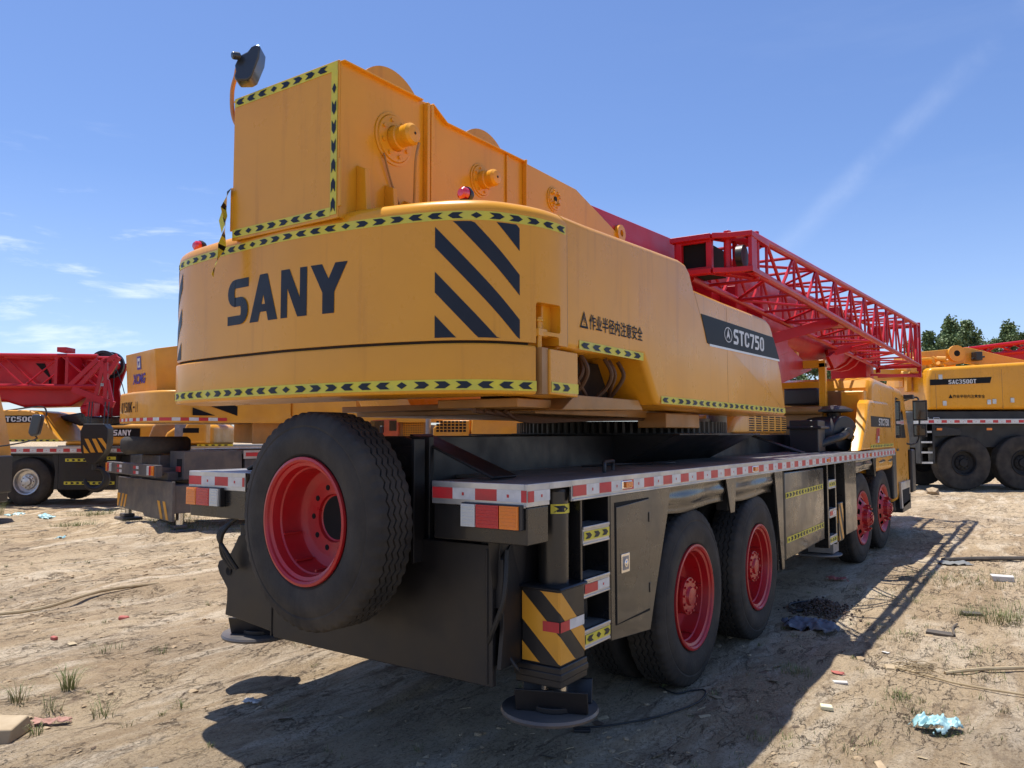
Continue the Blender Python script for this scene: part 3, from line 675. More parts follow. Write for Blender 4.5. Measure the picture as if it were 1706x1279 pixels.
mb = MB(); mb.prism([(-.36, 2.9), (.36, 2.9), (.36, 4.0), (-.36, 4.0)], 'y', 15.0, 15.9); mb.build('boom_head', 'red_jib_paint', CR, bevel=.01)
mb = MB()   # pivot frame plates and sheave guard seen over the side cover
mb.prism([(1.2, 2.8), (3.2, 3.0), (3.2, 3.60), (2.2, 3.69), (1.2, 3.60)], 'x', .38, .425)
mb.prism([(4.4, 2.3), (7.0, 2.35), (9.6, 2.80), (8.0, 3.1), (4.4, 3.1)], 'x', .43, .50)
for y_ in (4.8, 5.6, 6.6): mb.box(.42, .60, y_, y_ + .05, 2.6, 3.5)
mb.prism([(5.2, 2.1), (7.2, 2.15), (8.6, 2.75), (5.2, 2.9)], 'x', .30, .36); mb.build('boom_bracket', 'red_jib_paint', CR, bevel=.008)
mb = MB(); mb.lathe([(.425, .03), (.425, .075), (.46, .075), (.46, .03)], (0, 2.95, 3.56), 'x', 24, closed=True); mb.build('lifting_eye', 'crane_yellow_paint', CR)
mb = MB()   # dark recess windows and faint stencil on the boom flank
for (a, b, c_, d) in ((3.9, 4.25, 2.95, 3.35), (6.2, 6.6, 2.75, 3.2)): mb = MB(); mb.box(.421, .4225, a, b, c_, d, 0); mb.build('boom_recess', 'deep_black', CR)

# ---- lattice jib stowed along the right flank of the boom
J0, J1 = 3.95, 15.75
def jc(y, side, top_):
    t = (y - J0) / (J1 - J0); x = 1.30 if side else (.70 - .22 * t)
    if top_: z = 3.635 + (4.15 - 3.635) * t
    else: z = 3.30 + (3.27 - 3.30) * t
    return Vector((x, y, z))
jib = MB(); jib.tube([jc(J0, 1, 1), jc(J1, 1, 1)], .037, 12); jib.tube([jc(J0, 0, 1), jc(J1, 0, 1)], .037, 12); jib.tube([jc(J0, 1, 0), jc(J1, 1, 0)], .040, 12); jib.tube([jc(J0, 0, 0), jc(J1, 0, 0)], .037, 12)
jo = jib.build('lattice_jib', 'red_jib_paint', CR, smooth=40)
br = MB(); NB = 11; ys = [J0 + .45 + (J1 - J0 - .6) * i / NB for i in range(NB + 1)]
for i, y in enumerate(ys):
    for s_ in (0, 1): br.tube([jc(y, s_, 0), jc(y, s_, 1)], .016, 8)
    for t_ in (0, 1): br.tube([jc(y, 0, t_), jc(y, 1, t_)], .017, 8)
    if i < NB:
        y2 = ys[i + 1]; ym = (y + y2) / 2
        for s_ in (0, 1):
            br.tube([jc(y, s_, 1), jc(ym, s_, 0)], .018, 8); br.tube([jc(ym, s_, 0), jc(y2, s_, 1)], .018, 8)
        for t_ in (0, 1):
            br.tube([jc(y, 0, t_), jc(y2, 1, t_)] if i % 2 else [jc(y, 1, t_), jc(y2, 0, t_)], .017, 8)
br.build('lattice_bracing', 'red_jib_paint', jo, smooth=40)
mb = MB()   # root fork: two forked plates with an open box between
for z_ in (3.60, 3.275):
    for a_, b_ in (((.60, 3.72), (.99, 3.73)), ((.99, 3.73), (1.12, 3.80)), ((1.12, 3.80), (1.34, 3.84)), ((1.30, 3.82), (1.30, 4.35)), ((.66, 3.74), (.66, 4.4)), ((1.0, 3.76), (1.28, 4.3))): mb.beam((a_[0], a_[1], z_ + .02), (b_[0], b_[1], z_ + .02), .085, .05)
mb.box(.62, .66, 3.74, 4.4, 3.31, 3.61); mb.box(1.30, 1.335, 3.82, 3.98, 3.31, 3.61); mb.box(.64, .70, 3.72, 3.78, 3.31, 3.61); mb.box(.93, .985, 3.74, 3.80, 3.31, 3.61)
mb.box(.64, .98, 3.73, 3.77, 3.31, 3.345); mb.box(.64, .98, 3.73, 3.77, 3.575, 3.61); mb.box(1.10, 1.14, 3.98, 4.02, 3.31, 3.61)
mb.cyl((1.10, 3.85, 3.26), (1.10, 3.85, 3.68), .035, seg=14); mb.cyl((1.29, 4.1, 3.24), (1.29, 4.1, 3.70), .03, seg=14)
mb.build('jib_fork', 'red_jib_paint', jo, bevel=.006)
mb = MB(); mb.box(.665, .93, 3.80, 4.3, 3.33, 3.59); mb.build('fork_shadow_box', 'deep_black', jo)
mb = MB(); mb.cyl((1.16, 3.98, 3.45), (1.22, 3.98, 3.45), .11, seg=24); mb.build('jib_pulley', 'black_plastic', jo)
mb = MB()   # outer end frame
for s_ in (0, 1): mb.beam(jc(J1, s_, 0) - Vector((0, 0, .12)), jc(J1, s_, 1) + Vector((0, 0, .06)), .09, .09)
for z_ in (0, 1): mb.beam(jc(J1, 0, z_), jc(J1, 1, z_), .09, .09)
mb.beam(jc(J1, 1, 0) + Vector((0, .1, -.25)), jc(J1, 1, 1) + Vector((0, .15, .05)), .12, .05); mb.beam(jc(J1, 0, 0) + Vector((0, -.9, -.22)), jc(J1, 1, 0) + Vector((0, .1, -.22)), .05, .05)
mb.beam(jc(J1, 0, 0) + Vector((0, -.1, -.2)), jc(J1, 1, 0) + Vector((0, .05, -.2)), .05, .07); mb.beam(jc(J1 - .45, 0, 0), jc(J1 - .45, 0, 1), .07, .07)
mb.beam(jc(J1 - .45, 1, 0), jc(J1 - .45, 1, 1), .07, .07); mb.beam(jc(J1 - .45, 1, 0), jc(J1, 1, 1), .05, .05); mb.build('jib_head_frame', 'red_jib_paint', jo, bevel=.006)
for y_ in (7.6, 11.4):      # brackets that carry the jib on the boom
    mb = MB(); zz = bz(2.72, y_); mb.prism([(y_ - .5, zz - .18), (y_ + .35, zz + .02), (y_ + .35, zz + .22), (y_ - .1, zz + .2), (y_ - .9, zz + .0)], 'x', .5, .56)
    mb.beam((.42, y_ - .4, zz + .1), (1.22, y_ + .2, zz + .38), .12, .14); mb.box(1.12, 1.28, y_ + .1, y_ + .5, zz + .32, zz + .56)
    mb.build('jib_bracket', 'red_jib_paint', CR, bevel=.008)
# ============================================================ chassis of the main crane
ZD = 1.548; YF = 11.46
mb = MB()
mb.box(-.45, .45, .20, 9.0, .95, 1.785)
mb.box(-.62, .62, .16, .20, 1.0, 1.785)
mb.prism([(-.46, 1.785), (.46, 1.785), (.58, 1.74), (.58, 1.0), (-.58, 1.0), (-.58, 1.74)], 'y', .12, .16)
mb.prism([(-1.02, 1.79), (1.02, 1.79), (.50, 1.53), (-.50, 1.53)], 'y', 2.75, 4.85)
mb.box(-1.06, 1.06, 2.72, 4.88, 1.785, 1.80)
for s_ in (-1, 1):
    mb.hexa([(s_ * .46, .17, 1.785), (s_ * .46, .36, 1.785), (s_ * 1.02, .42, 1.552), (s_ * 1.02, .20, 1.552), (s_ * .46, .17, 1.80), (s_ * .46, .36, 1.80), (s_ * 1.04, .42, 1.567), (s_ * 1.04, .20, 1.567)])
    mb.hexa([(s_ * .46, 6.3, 1.785), (s_ * .46, 6.45, 1.785), (s_ * .95, 7.1, 1.552), (s_ * .95, 6.9, 1.552), (s_ * .46, 6.3, 1.80), (s_ * .46, 6.45, 1.80), (s_ * .97, 7.1, 1.567), (s_ * .97, 6.9, 1.567)])
ch = mb.build('chassis_frame', 'black_satin_paint', CR, bevel=.008)
mb = MB()   # axle housings and under-frame
for y_ in (2.29, 3.84, 8.74, 10.445):
    mb.cyl((-1.0, y_, .628), (1.0, y_, .628), .10, seg=14); mb.lathe([(-.3, .05), (-.2, .2), (0, .27), (.2, .2), (.3, .05)], (0, y_, .63), 'x', 20)
mb.box(-.42, -.30, .2, 12.5, .75, 1.1); mb.box(.30, .42, .2, 12.5, .75, 1.1); mb.box(-.3, .3, 5, 8, .8, 1.5); mb.box(-.3, .3, 1.0, 1.6, .6, 1.0)
mb.build('axle', 'black_satin_paint', CR, bevel=.01)
# tail plate (outrigger box end) with its lobed left edge
tail = [(1.092, .505), (-.02, .515), (-.60, .522), (-.62, .553), (-.905, .585), (-1.095, .60), (-1.080, .70), (-1.08, .775), (-1.12, .82), (-1.165, .865), (-1.188, .91), (-1.175, .945), (-1.12, .965), (-1.05, 1.01), (-1.0, 1.08), (-.97, 1.13), (-.90, 1.15), (-.5, 1.22), (1.092, 1.225)]
mb = MB(); mb.prism(tail, 'y', .10, .135); mb.box(-1.0, 1.08, .135, .55, .60, 1.2)
mb.build('outrigger_box', 'black_satin_paint', CR, bevel=.006)
mb = MB(); mb.lathe([(.094, .028), (.0985, .0)], (-1.06, 0, .89), 'y', 20); mb.build('pin_hole', 'deep_black', CR)
mb = MB()   # folded plate between tail plate and jack
mb.prism([(.105, .60), (.50, .60), (.50, 1.20), (.20, 1.22), (.13, 1.15), (.13, .78)], 'x', 1.115, 1.14)
mb.hexa([(1.093, .10, 1.0), (1.14, .30, 1.0), (1.14, .33, 1.0), (1.093, .13, 1.0), (1.093, .06, 1.25), (1.16, .28, 1.25), (1.16, .33, 1.25), (1.093, .13, 1.25)])
mb.box(1.0, 1.12, .13, .5, .9, 1.25); mb.build('jack_bracket', 'black_satin_paint', CR, bevel=.006)
for s_ in (-1, 1):                                                 # towing ears
    mb = MB(); P_ = []
    for k in range(24):
        a = PI * .5 + PI * k / 23; P_.append((s_ * .50 + (-.0 + .085 * math.cos(a)), 1.645 + .085 * math.sin(a)))
    P_ += [(s_ * .50 + .10, 1.56), (s_ * .50 + .10, 1.73)]
    mb.prism(P_, 'y', .06, .12); mb.lathe([(.058, .05), (.056, .034), (.059, .034)], (s_ * .50, 0, 1.645), 'y', 20); mb.lathe([(.0575, .034), (.0575, 0)], (s_ * .50, 0, 1.645), 'y', 20, mi=1)
    mb.box(s_ * .50 + .10, s_ * .50 + .12, .03, .12, 1.1, 1.77)
    mb.build('towing_eye', ['black_satin_paint', 'deep_black'], CR, bevel=.004)
# ---- deck plates with aluminium edge
for s_ in (1, -1):
    mb = MB(); o_ = [(s_ * .774, 0), (s_ * 1.372, 0), (s_ * 1.372, YF), (s_ * .45, YF), (s_ * .45, .62), (s_ * .774, .62)]
    mb.prism(o_, 'z', ZD - .02, ZD); dk = mb.build('deck_plate', 'checker_plate', CR)
    mb = MB()
    zb = 1.438
    if s_ > 0:
        X0, X1 = 1.360, 1.375
        mb.box(X0, X1, -.004, .205, zb, ZD + .003); mb.box(X0, X1, .205, .43, 1.516, ZD + .003); mb.box(X0, X1, .43, YF, zb, ZD + .003)
        mb.box(X0, X1 + .006, .44, YF, zb - .0, zb + .012)
    else: mb.box(-1.375, -1.360, -.004, YF, zb, ZD + .003)
    mb.box(min(s_ * .774, s_ * 1.36), max(s_ * .774, s_ * 1.36), -.004, .012, zb - .005, ZD + .003)
    mb.build('deck_edge', 'aluminium', CR, bevel=.003)
    # tail box behind the deck edge
    mb = MB(); mb.box(min(s_ * .780, s_ * 1.368), max(s_ * .780, s_ * 1.368), .006, .205, 1.25, 1.437); mb.build('tail_box', 'black_gloss_paint', CR, bevel=.008)
    a, b = sorted((s_ * .780, s_ * 1.372)); redwhite_tape('reflective_tape', py(-.004), a, b, 1.462, 1.520, CR, .15 if s_ > 0 else .14, .165 if s_ > 0 else .145, 1, .2) if s_ < 0 else redwhite_tape('reflective_tape', py(-.004), a, b, 1.462, 1.520, CR, .135, .145, 1)
    # tail light
    x_out = s_ * 1.345; x_in = s_ * .995; a, b = sorted((x_out, x_in))
    mb = MB(); mb.box(a - .006, b + .006, -.030, .006, 1.325, 1.450); tl = mb.build('tail_light', 'black_plastic', CR, bevel=.004)
    w = (b - a); cells = [('lens_clear', .0, .27), ('lens_red', .27, .68), ('lens_amber', .68, 1.0)]
    for nm, f0, f1 in cells:
        if s_ > 0: c0, c1 = a + w * f0, a + w * f1
        else: c0, c1 = b - w * f1, b - w * f0
        mb = MB(); mb.box(c0 + .003, c1 - .003, -.046, -.030, 1.331, 1.444)
        for q in range(6): mb.box(c0 + .012, c1 - .012, -.0485, -.046, 1.342 + q * .017, 1.350 + q * .017)
        mb.build('lens', nm, tl, bevel=.003)
redwhite_tape('reflective_tape', px(1.3755), .0, .205, 1.462, 1.516, CR, .055, .15, 1)
redwhite_tape('reflective_tape', px(1.3755), .44, YF - .05, 1.462, 1.520, CR, .15, .15, 1)
for y_ in (1.09, 3.62, 6.4, 9.1):
    mb = MB(); mb.box(1.376, 1.384, y_ - .075, y_ + .065, 1.468, 1.516, 0); lp = mb.build('side_marker_lamp', 'chrome', CR, bevel=.004)
    mb = MB(); mb.box(1.384, 1.396, y_ - .035, y_ + .055, 1.474, 1.510, 0); mb.build('lens', 'lens_amber', lp, bevel=.005)
mb = MB(); mb.tube([(1.12, 1.30, ZD), (1.12, 1.30, ZD + .05), (1.10, 1.34, ZD + .065), (1.02, 1.62, ZD + .065), (1.0, 1.66, ZD + .05), (1.0, 1.66, ZD)], .012, 10, smooth=3); mb.build('grab_handle', 'black_plastic', CR)
mb = MB(); mb.tube([(.62, 1.9, ZD + .01), (.8, 2.1, ZD + .02), (.72, 2.5, ZD + .01), (.95, 2.7, ZD + .015), (.9, 3.0, ZD + .01)], .009, 7, smooth=5); mb.build('loose_cable', 'hose_rubber', CR)
mb = MB()   # weld beads and bolts on the tail plate
mb.tube([(1.06, .098, .52), (1.06, .097, 1.2)], .006, 6); mb.build('weld_seam', 'black_satin_paint', CR)
mb = MB(); mb.tube([(-.62, .098, .53), (-.62, .097, 1.2)], .006, 6); mb.build('weld_seam', 'black_satin_paint', CR)
# ---- rear outrigger jacks
def jack(x, y, parent, stripes_on=True, zpad=.335):
    s_ = 1 if x > 0 else -1
    mb = MB(); mb.cyl((x, y, .99), (x, y, 1.50), .082, seg=32); mb.lathe([(1.49, .085), (1.505, .08), (1.515, .06), (1.515, 0)], (x, y, 0), 'z', 32)
    jk = mb.build('outrigger_jack', 'black_gloss_paint', parent, smooth=30)
    mb = MB(); mb.box(x - .12, x + .115, y - .135, y + .13, .60, .99); mb.box(x - .135, x + .13, y - .15, y + .145, .985, 1.005)
    mb.build('jack_sleeve', 'black_satin_paint', jk, bevel=.012)
    mb = MB(); mb.box(x - .15, x + .125, y - .145, y + .14, .50, .605); mb.box(x - .16, x + .13, y - .15, y + .145, .535, .575); mb.build('sleeve_collar', 'black_satin_paint', jk, bevel=.008)
    mb = MB(); mb.cyl((x, y, .40), (x, y, .50), .07, seg=24); mb.build('jack_rod', 'steel_rod', jk)
    mb = MB(); mb.lathe([(zpad - .01, 0), (zpad - .01, .255), (zpad + .004, .262), (zpad + .018, .255), (zpad + .022, 0)], (x - .03, y, 0), 'z', 48); mb.build('foot_pad', 'grey_blue_frame', jk, smooth=30)
    mb = MB(); mb.cyl((x, y, zpad + .02), (x, y, .42), .05, seg=20)
    a = R(22)
    for k in (-1, 1):
        c = Vector((x, y, 0)); mb.cyl((x, y, zpad + .02), (x, y, zpad + .05), .13, seg=24) if k > 0 else None; d = Vector((math.cos(a), math.sin(a), 0)); n = Vector((-math.sin(a), math.cos(a), 0))
        p = [c + d * u + n * (k * (.085 if z < zpad + .05 else .125) + w_) + Vector((0, 0, z)) for z in (zpad + .02, zpad + .14) for u, w_ in ((-.19, -.010), (.19, -.010), (.19, .010), (-.19, .010))]; mb.hexa(p)
    mb.box(x - .15, x - .10, y - .03, y + .03, zpad + .02, zpad + .07); mb.build('pad_bracket', 'black_satin_paint', jk, bevel=.005)
    return jk
jk = jack(1.262, .43, CR)
B_ = [(.07, .38), (.75, 1.07), (1.42, 1.72)]
# diagonal yellow bands run round the sleeve from its rear face to its side face
def wrap(x0, x1, y0, y1):
    def P(u, v, e=0.):
        if u <= x1 - x0: return (x0 + u, y0 - e, v)
        return (x1 + e, y0 + (u - (x1 - x0)), v)
    return P
stripes('hazard_stripes', wrap(1.142, 1.377, .295, .56), .006, .495, .615, .98, jk, [(.0, .27), (.58, .98), (1.30, 1.62)], slope=-1.25, material='yellow_paint_old', n=40)
WR = wrap(1.142, 1.377, .295, .56)
mb = MB()
for (a, b, c_) in ((.135, .2345, 1), (.2355, .33, 1), (.33, .485, 0)): mb.quad(WR(a, .778, .005), WR(b, .778, .005), WR(b, .83, .005), WR(a, .83, .005), c_)
mb.build('reflective_tape', ['tape_white', 'tape_red'], jk, smooth=0)
chevron_tape('warning_tape', lambda u, v, e=0.: (1.262 + (.083 + e) * math.sin(u / .083), .43 - (.083 + e) * math.cos(u / .083), v), .03, .22, 1.375, 1.425, jk, phase=1, pitch=.12)
jack(-1.35, .60, CR)
mb = MB(); mb.box(-1.35, -1.0, .5, .7, .62, .92); mb.build('outrigger_box', 'black_satin_paint', CR, bevel=.006)
mb = MB(); mb.tube([(1.0, .3, .62), (1.05, .12, .70), (1.16, .1, .95), (1.15, .15, 1.2)], .014, 8, smooth=6); mb.tube([(1.10, .27, .60), (1.17, .22, .58), (1.13, .2, .64)], .012, 8, smooth=5)
for k in range(3): mb.tube([(-.93 + k * .02, .06, 1.27), (-1.00 - k * .02, .0, 1.15), (-1.03 + k * .03, .02, 1.02), (-.98 + k * .03, .06, .92)], .014, 8, smooth=6)
mb.build('hydraulic_hoses', 'hose_rubber', CR)
# ---- ladder, tool cabinet, fenders, tank along the right side
XS = 1.362
def ladder(y0, y1, z0, z1, steps, parent, rail=.02):
    mb = MB(); mb.box(XS - .16, XS - .004, y0 - rail, y0, z0, z1); mb.box(XS - .16, XS - .004, y1, y1 + rail, z0, z1); ld_ = mb.build('ladder', 'black_gloss_paint', parent, bevel=.004)
    for z in steps:
        mb = MB(); mb.box(XS - .14, XS, y0, y1, z - .052, z + .052); mb.box(XS - .02, XS + .006, y0, y1, z + .034, z + .052); mb.box(XS - .02, XS + .004, y0, y1, z - .052, z - .038); mb.build('step', 'aluminium', ld_, bevel=.004)
    return ld_
ld_ = ladder(.575, .885, .615, 1.44, (1.238, .952, .680), CR)
chevron_tape('warning_tape', px(XS + .002), .58, .88, 1.212, 1.262, ld_, phase=1, pitch=.098)
chevron_tape('warning_tape', px(XS + .002), .59, .88, .654, .704, ld_, phase=6, pitch=.098)
redwhite_tape('reflective_tape', px(XS + .002), .585, .875, .925, .975, ld_, .15, .15, 1)
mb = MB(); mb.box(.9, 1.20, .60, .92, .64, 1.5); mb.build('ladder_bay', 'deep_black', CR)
mb = MB()
for k in range(3): mb.tube([(1.23, .60 + k * .03, 1.15), (1.25, .70, 1.0 - k * .05), (1.24, .8, .85), (1.23, .72 + k * .05, .72)], .018, 8, smooth=5)
mb.box(1.20, 1.24, .62, .70, 1.2, 1.36); mb.build('hydraulic_hoses', 'hose_rubber', CR)
mb = MB(); mb.prism([(.905, .605), (1.445, .56), (1.52, .75), (1.74, 1.25), (1.80, 1.438), (.905, 1.438)], 'x', 1.0, XS, 0)
tcab = mb.build('tool_cabinet', 'black_side_panel', CR, bevel=.006)
mb = MB(); mb.prism([(.965, .69), (1.425, .70), (1.425, 1.385), (.965, 1.365)], 'x', XS, XS + .008, 0)
mb.box(XS + .006, XS + .014, 1.415, 1.432, 1.24, 1.30, 0); mb.box(XS + .006, XS + .014, 1.415, 1.432, .80, .86, 0)
mb.build('cabinet_door', 'black_side_panel', tcab, bevel=.003)
mb = MB(); mb.box(XS - .002, XS + .003, .957, 1.434, .684, 1.392); mb.build('door_gap', 'deep_black', tcab)
mb = MB(); mb.box(XS + .008, XS + .014, 1.015, 1.125, .975, 1.085, 0); mb.box(XS + .014, XS + .016, 1.03, 1.11, .99, 1.07, 1); mb.lathe([(XS + .016, .025), (XS + .020, .025), (XS + .021, .015), (XS + .026, .012), (XS + .026, 0)], (0, 1.07, 1.03), 'x', 20, mi=0)
mb.build('door_latch', ['chrome', 'grey_steel'], tcab, bevel=.003)
def fender(y0, y1, z0, z1, zm, name='mudguard'):
    mb = MB(); n = 26; rows = 9; vs_ = []
    for i in range(n + 1):
        y = y0 + (y1 - y0) * i / n
        for j in range(rows + 1):
            t = j / rows; z = z1 - (z1 - (z0 + .012 * math.sin(y * 5))) * t
            vs_.append((XS - .015 - .012 * math.sin(t * 9.4) * (1 - .2 * t) - .03 * t - .006 * math.sin(y * 7 + t * 3), y, z))
    fs = [(i * (rows + 1) + j, (i + 1) * (rows + 1) + j, (i + 1) * (rows + 1) + j + 1, i * (rows + 1) + j + 1) for i in range(n) for j in range(rows)]
    mb.add(vs_, fs); o = mb.build(name, 'black_side_panel', CR, smooth=60); s = o.modifiers.new('thick', 'SOLIDIFY'); s.thickness = .006
    mb = MB(); mb.prism([(y0, z0 + .06), ((y0 + y1) / 2, z0 + .03), (y1, z0 + .06), (y1, z0 + .09), ((y0 + y1) / 2, z0 + .07), (y0, z0 + .09)], 'x', .72, XS - .05); mb.build('mudguard', 'black_satin_paint', CR)
fender(1.76, 2.96, 1.25, 1.437, 1.3); fender(3.16, 4.34, 1.24, 1.437, 1.3)
for y_ in (3.06, 9.6):
    mb = MB(); mb.prism([(y_ - .13, 1.44), (y_ + .13, 1.44), (y_ + .07, 1.16), (y_ - .03, 1.16)], 'x', XS - .02, XS - .004); mb.box(XS - .12, XS - .02, y_ - .05, y_ + .08, 1.18, 1.44); mb.build('mudguard_bracket', 'black_side_panel', CR, bevel=.003)
mb = MB(); mb.prism([(4.30, 1.437), (4.575, 1.437), (4.58, .50), (4.50, .50)], 'x', XS - .03, XS - .006); mb.box(.95, XS - .03, 4.44, 4.47, .5, 1.43); mb.build('mudguard_bracket', 'black_side_panel', CR, bevel=.003)
mb = MB(); mb.fprism([(4.60, 1.425), (6.24, 1.412), (6.22, .60), (4.60, .575)], 'x', .80, XS + .004, .02); tk = mb.build('fuel_tank', 'black_side_panel', CR, smooth=32)
chevron_tape('warning_tape', lambda u, v, e=0.: (XS + .005 + e, u, v + (u - 4.6) * .005), 4.62, 6.18, 1.165, 1.222, tk, phase=1, pitch=.118)
chevron_tape('warning_tape', lambda u, v, e=0.: (XS + .005 + e, u, v + (u - 4.6) * .003), 4.64, 6.18, .735, .792, tk, phase=0, pitch=.118)
ld2 = ladder(6.50, 6.86, .47, 1.44, (1.20, .86, .55), CR, rail=.06)
chevron_tape('warning_tape', px(XS + .002), 6.51, 6.85, 1.175, 1.225, ld2, pitch=.1); redwhite_tape('reflective_tape', px(XS + .002), 6.52, 6.84, .835, .885, ld2, .16, .16, 1); chevron_tape('warning_tape', px(XS + .002), 6.51, 6.85, .525, .575, ld2, pitch=.1)
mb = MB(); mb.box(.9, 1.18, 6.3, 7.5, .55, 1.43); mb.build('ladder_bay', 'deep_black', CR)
mb = MB(); mb.cyl((1.22, 7.12, .95), (1.22, 7.12, 1.43), .07, seg=20); j2 = mb.build('outrigger_jack', 'black_gloss_paint', CR)
mb = MB(); mb.box(1.12, XS, 7.0, 7.26, .48, .95); mb.build('jack_sleeve', 'black_satin_paint', j2, bevel=.01)
stripes('hazard_stripes', px(XS), 7.005, 7.255, .50, .94, j2, [(0, .3), (.65, 1.0), (1.35, 1.7)], slope=-.9, material='yellow_paint_old', n=16)
stripes('hazard_stripes', py(7.0), 1.14, XS - .01, .50, .94, j2, [(0, .3), (.65, 1.0), (1.35, 1.7)], slope=-.9, material='yellow_paint_old', n=16)
mb = MB(); mb.lathe([(.30, 0), (.30, .26), (.32, .27), (.335, 0)], (1.1, 7.1, 0), 'z', 40); mb.cyl((1.1, 7.1, .33), (1.1, 7.1, .5), .07, seg=20); mb.box(1.0, 1.3, 6.95, 7.25, .34, .46); mb.build('foot_pad', 'grey_steel', j2, bevel=.005)
mb = MB(); mb.box(1.05, XS - .002, 7.42, 8.14, .52, 1.437); mb.box(XS - .01, XS + .002, 7.62, 7.78, 1.22, 1.40); mb.build('side_post_panel', 'black_side_panel', CR, bevel=.006)
fender(8.16, 9.45, 1.27, 1.437, 1.3); fender(9.75, 11.3, 1.27, 1.437, 1.3)

# ---- wheels: two dual-tyred rear axles, two single front axles
def wheel(kind, loc, flip=False, rz=0.):
    rim = (rim_dish('wheel', .372, CR) if kind == 'rear' else rim_front('wheel', .372, CR)) if not PROTO.get(kind) else None
    if rim is None: rim = copy_tree(PROTO[kind], CR)
    else:
        tyre_mesh('tyre', .628, .372, .31, rim); PROTO[kind] = rim
        for c in rim.children: pass
    rim.location = loc; rim.rotation_euler = (rnd.uniform(0, 3), 0, PI + rz if flip else rz); return rim
PROTO = {}
for y_ in (2.29, 3.84):
    wheel('rear', (1.345, y_, .62))
    wheel('rear', (-1.345, y_, .62), True)
    for x_ in (1.0, -1.0):
        t_ = tyre_mesh('inner_tyre', .625, .372, .30, CR, seg=112) if not PROTO.get('inner') else PROTO['inner'].copy()
        if PROTO.get('inner'): COL.objects.link(t_)
        PROTO.setdefault('inner', t_); t_.location = (x_ if x_ > 0 else x_ + .30, y_, .62); t_.rotation_euler = (rnd.uniform(0, 3), 0, 0)
for y_ in (8.74, 10.445):
    wheel('front', (1.335, y_, .62), rz=R(-3)); wheel('front', (-1.335, y_, .62), True)
# spare wheel hung upright on the tail
rm = rim_dish('spare_wheel', .343, CR, hub=False, deep=.21); tyre_mesh('tyre', .590, .343, .30, rm)
rm.location = (.15, -.345, 1.330); rm.rotation_euler = (0, 0, R(-90 - 4)); rm['label'] = 'spare wheel with a bare red rim hung upright on the tail'
mb = MB(); mb.cyl((.15, .15, 1.33), (.15, .0, 1.33), .06, seg=16); mb.box(0, .3, .05, .14, 1.0, 1.6); mb.build('spare_wheel_carrier', 'black_satin_paint', CR)

# ---- sunlit engine hood and gear seen between the upper works and the cab
mb = MB(); mb.fprism([(4.75, 1.80), (6.9, 1.80), (6.9, 2.03), (5.6, 2.06), (5.2, 2.03), (4.92, 1.95)], 'x', .2, .80, .05)
for r_ in range(7):
    for c_ in range(6): mb.box(.798, .8025, 5.35 + c_ * .26, 5.54 + c_ * .26, 1.83 + r_ * .026, 1.843 + r_ * .026, 1)
mb.build('engine_hood', ['crane_yellow_paint', 'deep_black'], CR, smooth=32)
mb = MB(); mb.cyl((.72, 4.55, 1.80), (.72, 4.55, 2.05), .10, seg=20); mb.cyl((.6, 4.4, 1.82), (.6, 4.4, 1.95), .1); mb.build('grease_tank', 'grey_steel', CR)
# black battery box, air cleaner with mushroom cap, yellow tank, muffler on the deck
mb = MB(); mb.box(.60, .98, 7.75, 8.15, ZD, 1.98); mb.box(.55, 1.03, 7.7, 8.2, 1.86, 1.90); bt = mb.build('battery_box', 'black_plastic', CR, bevel=.015)
mb = MB(); mb.cyl((.62, 9.0, 1.80), (1.14, 8.7, 1.80), .25, seg=36); mb.cyl((1.12, 8.71, 1.80), (1.20, 8.66, 1.80), .08, .09, seg=20); ac = mb.build('air_cleaner', 'black_plastic', CR, bevel=.02, smooth=30)
mb = MB(); mb.lathe([(2.05, .09), (2.10, .10), (2.12, .27), (2.15, .27), (2.20, .16), (2.22, .0)], (.92, 9.0, 0), 'z', 32); mb.build('rain_cap', 'black_plastic', ac, smooth=30)
mb = MB(); mb.tube([(1.15, 8.68, 1.80), (1.12, 8.4, 1.75), (.98, 8.1, 1.68), (.9, 7.9, 1.62)], .055, 12, smooth=5); mb.build('intake_hose', 'hose_rubber', ac)
mb = MB(); mb.fprism([(.95, 1.95), (1.28, 1.95), (1.28, 2.44), (.95, 2.44)], 'y', 9.75, 9.35, .03); mb.box(1.02, 1.21, 9.345, 9.352, 2.0, 2.38); mb.build('expansion_tank', 'crane_yellow_paint', CR, smooth=32)
mb = MB(); mb.fprism([(.14, 2.24), (.62, 2.24), (.66, 2.28), (.66, 2.46), (.62, 2.50), (.14, 2.50)], 'y', 9.5, 9.25, .04); mb.build('muffler_grille', 'black_plastic', CR, smooth=32)
mb = MB()
for x_ in (.72,): mb.box(x_, x_ + .10, 9.0, 9.1, ZD, 2.86)
mb.box(-.72, .82, 9.0, 9.1, 2.78, 2.90); mb.prism([(-.42, 2.86), (.42, 2.86), (.42, 3.04), (.30, 3.10), (-.30, 3.10), (-.42, 3.04)], 'y', 8.98, 9.12); mb.build('boom_rest', 'crane_yellow_paint', CR, bevel=.01)
mb = MB(); mb.box(.0, .78, 8.9, 9.45, 1.75, 2.15); mb.cyl((.1, 8.85, 2.14), (.8, 8.85, 2.14), .06, seg=16); mb.box(.1, 1.2, 9.4, 9.5, 1.55, 2.2); mb.build('radiator_cowl', 'dark_ochre_frame', CR, bevel=.03, seg=3)
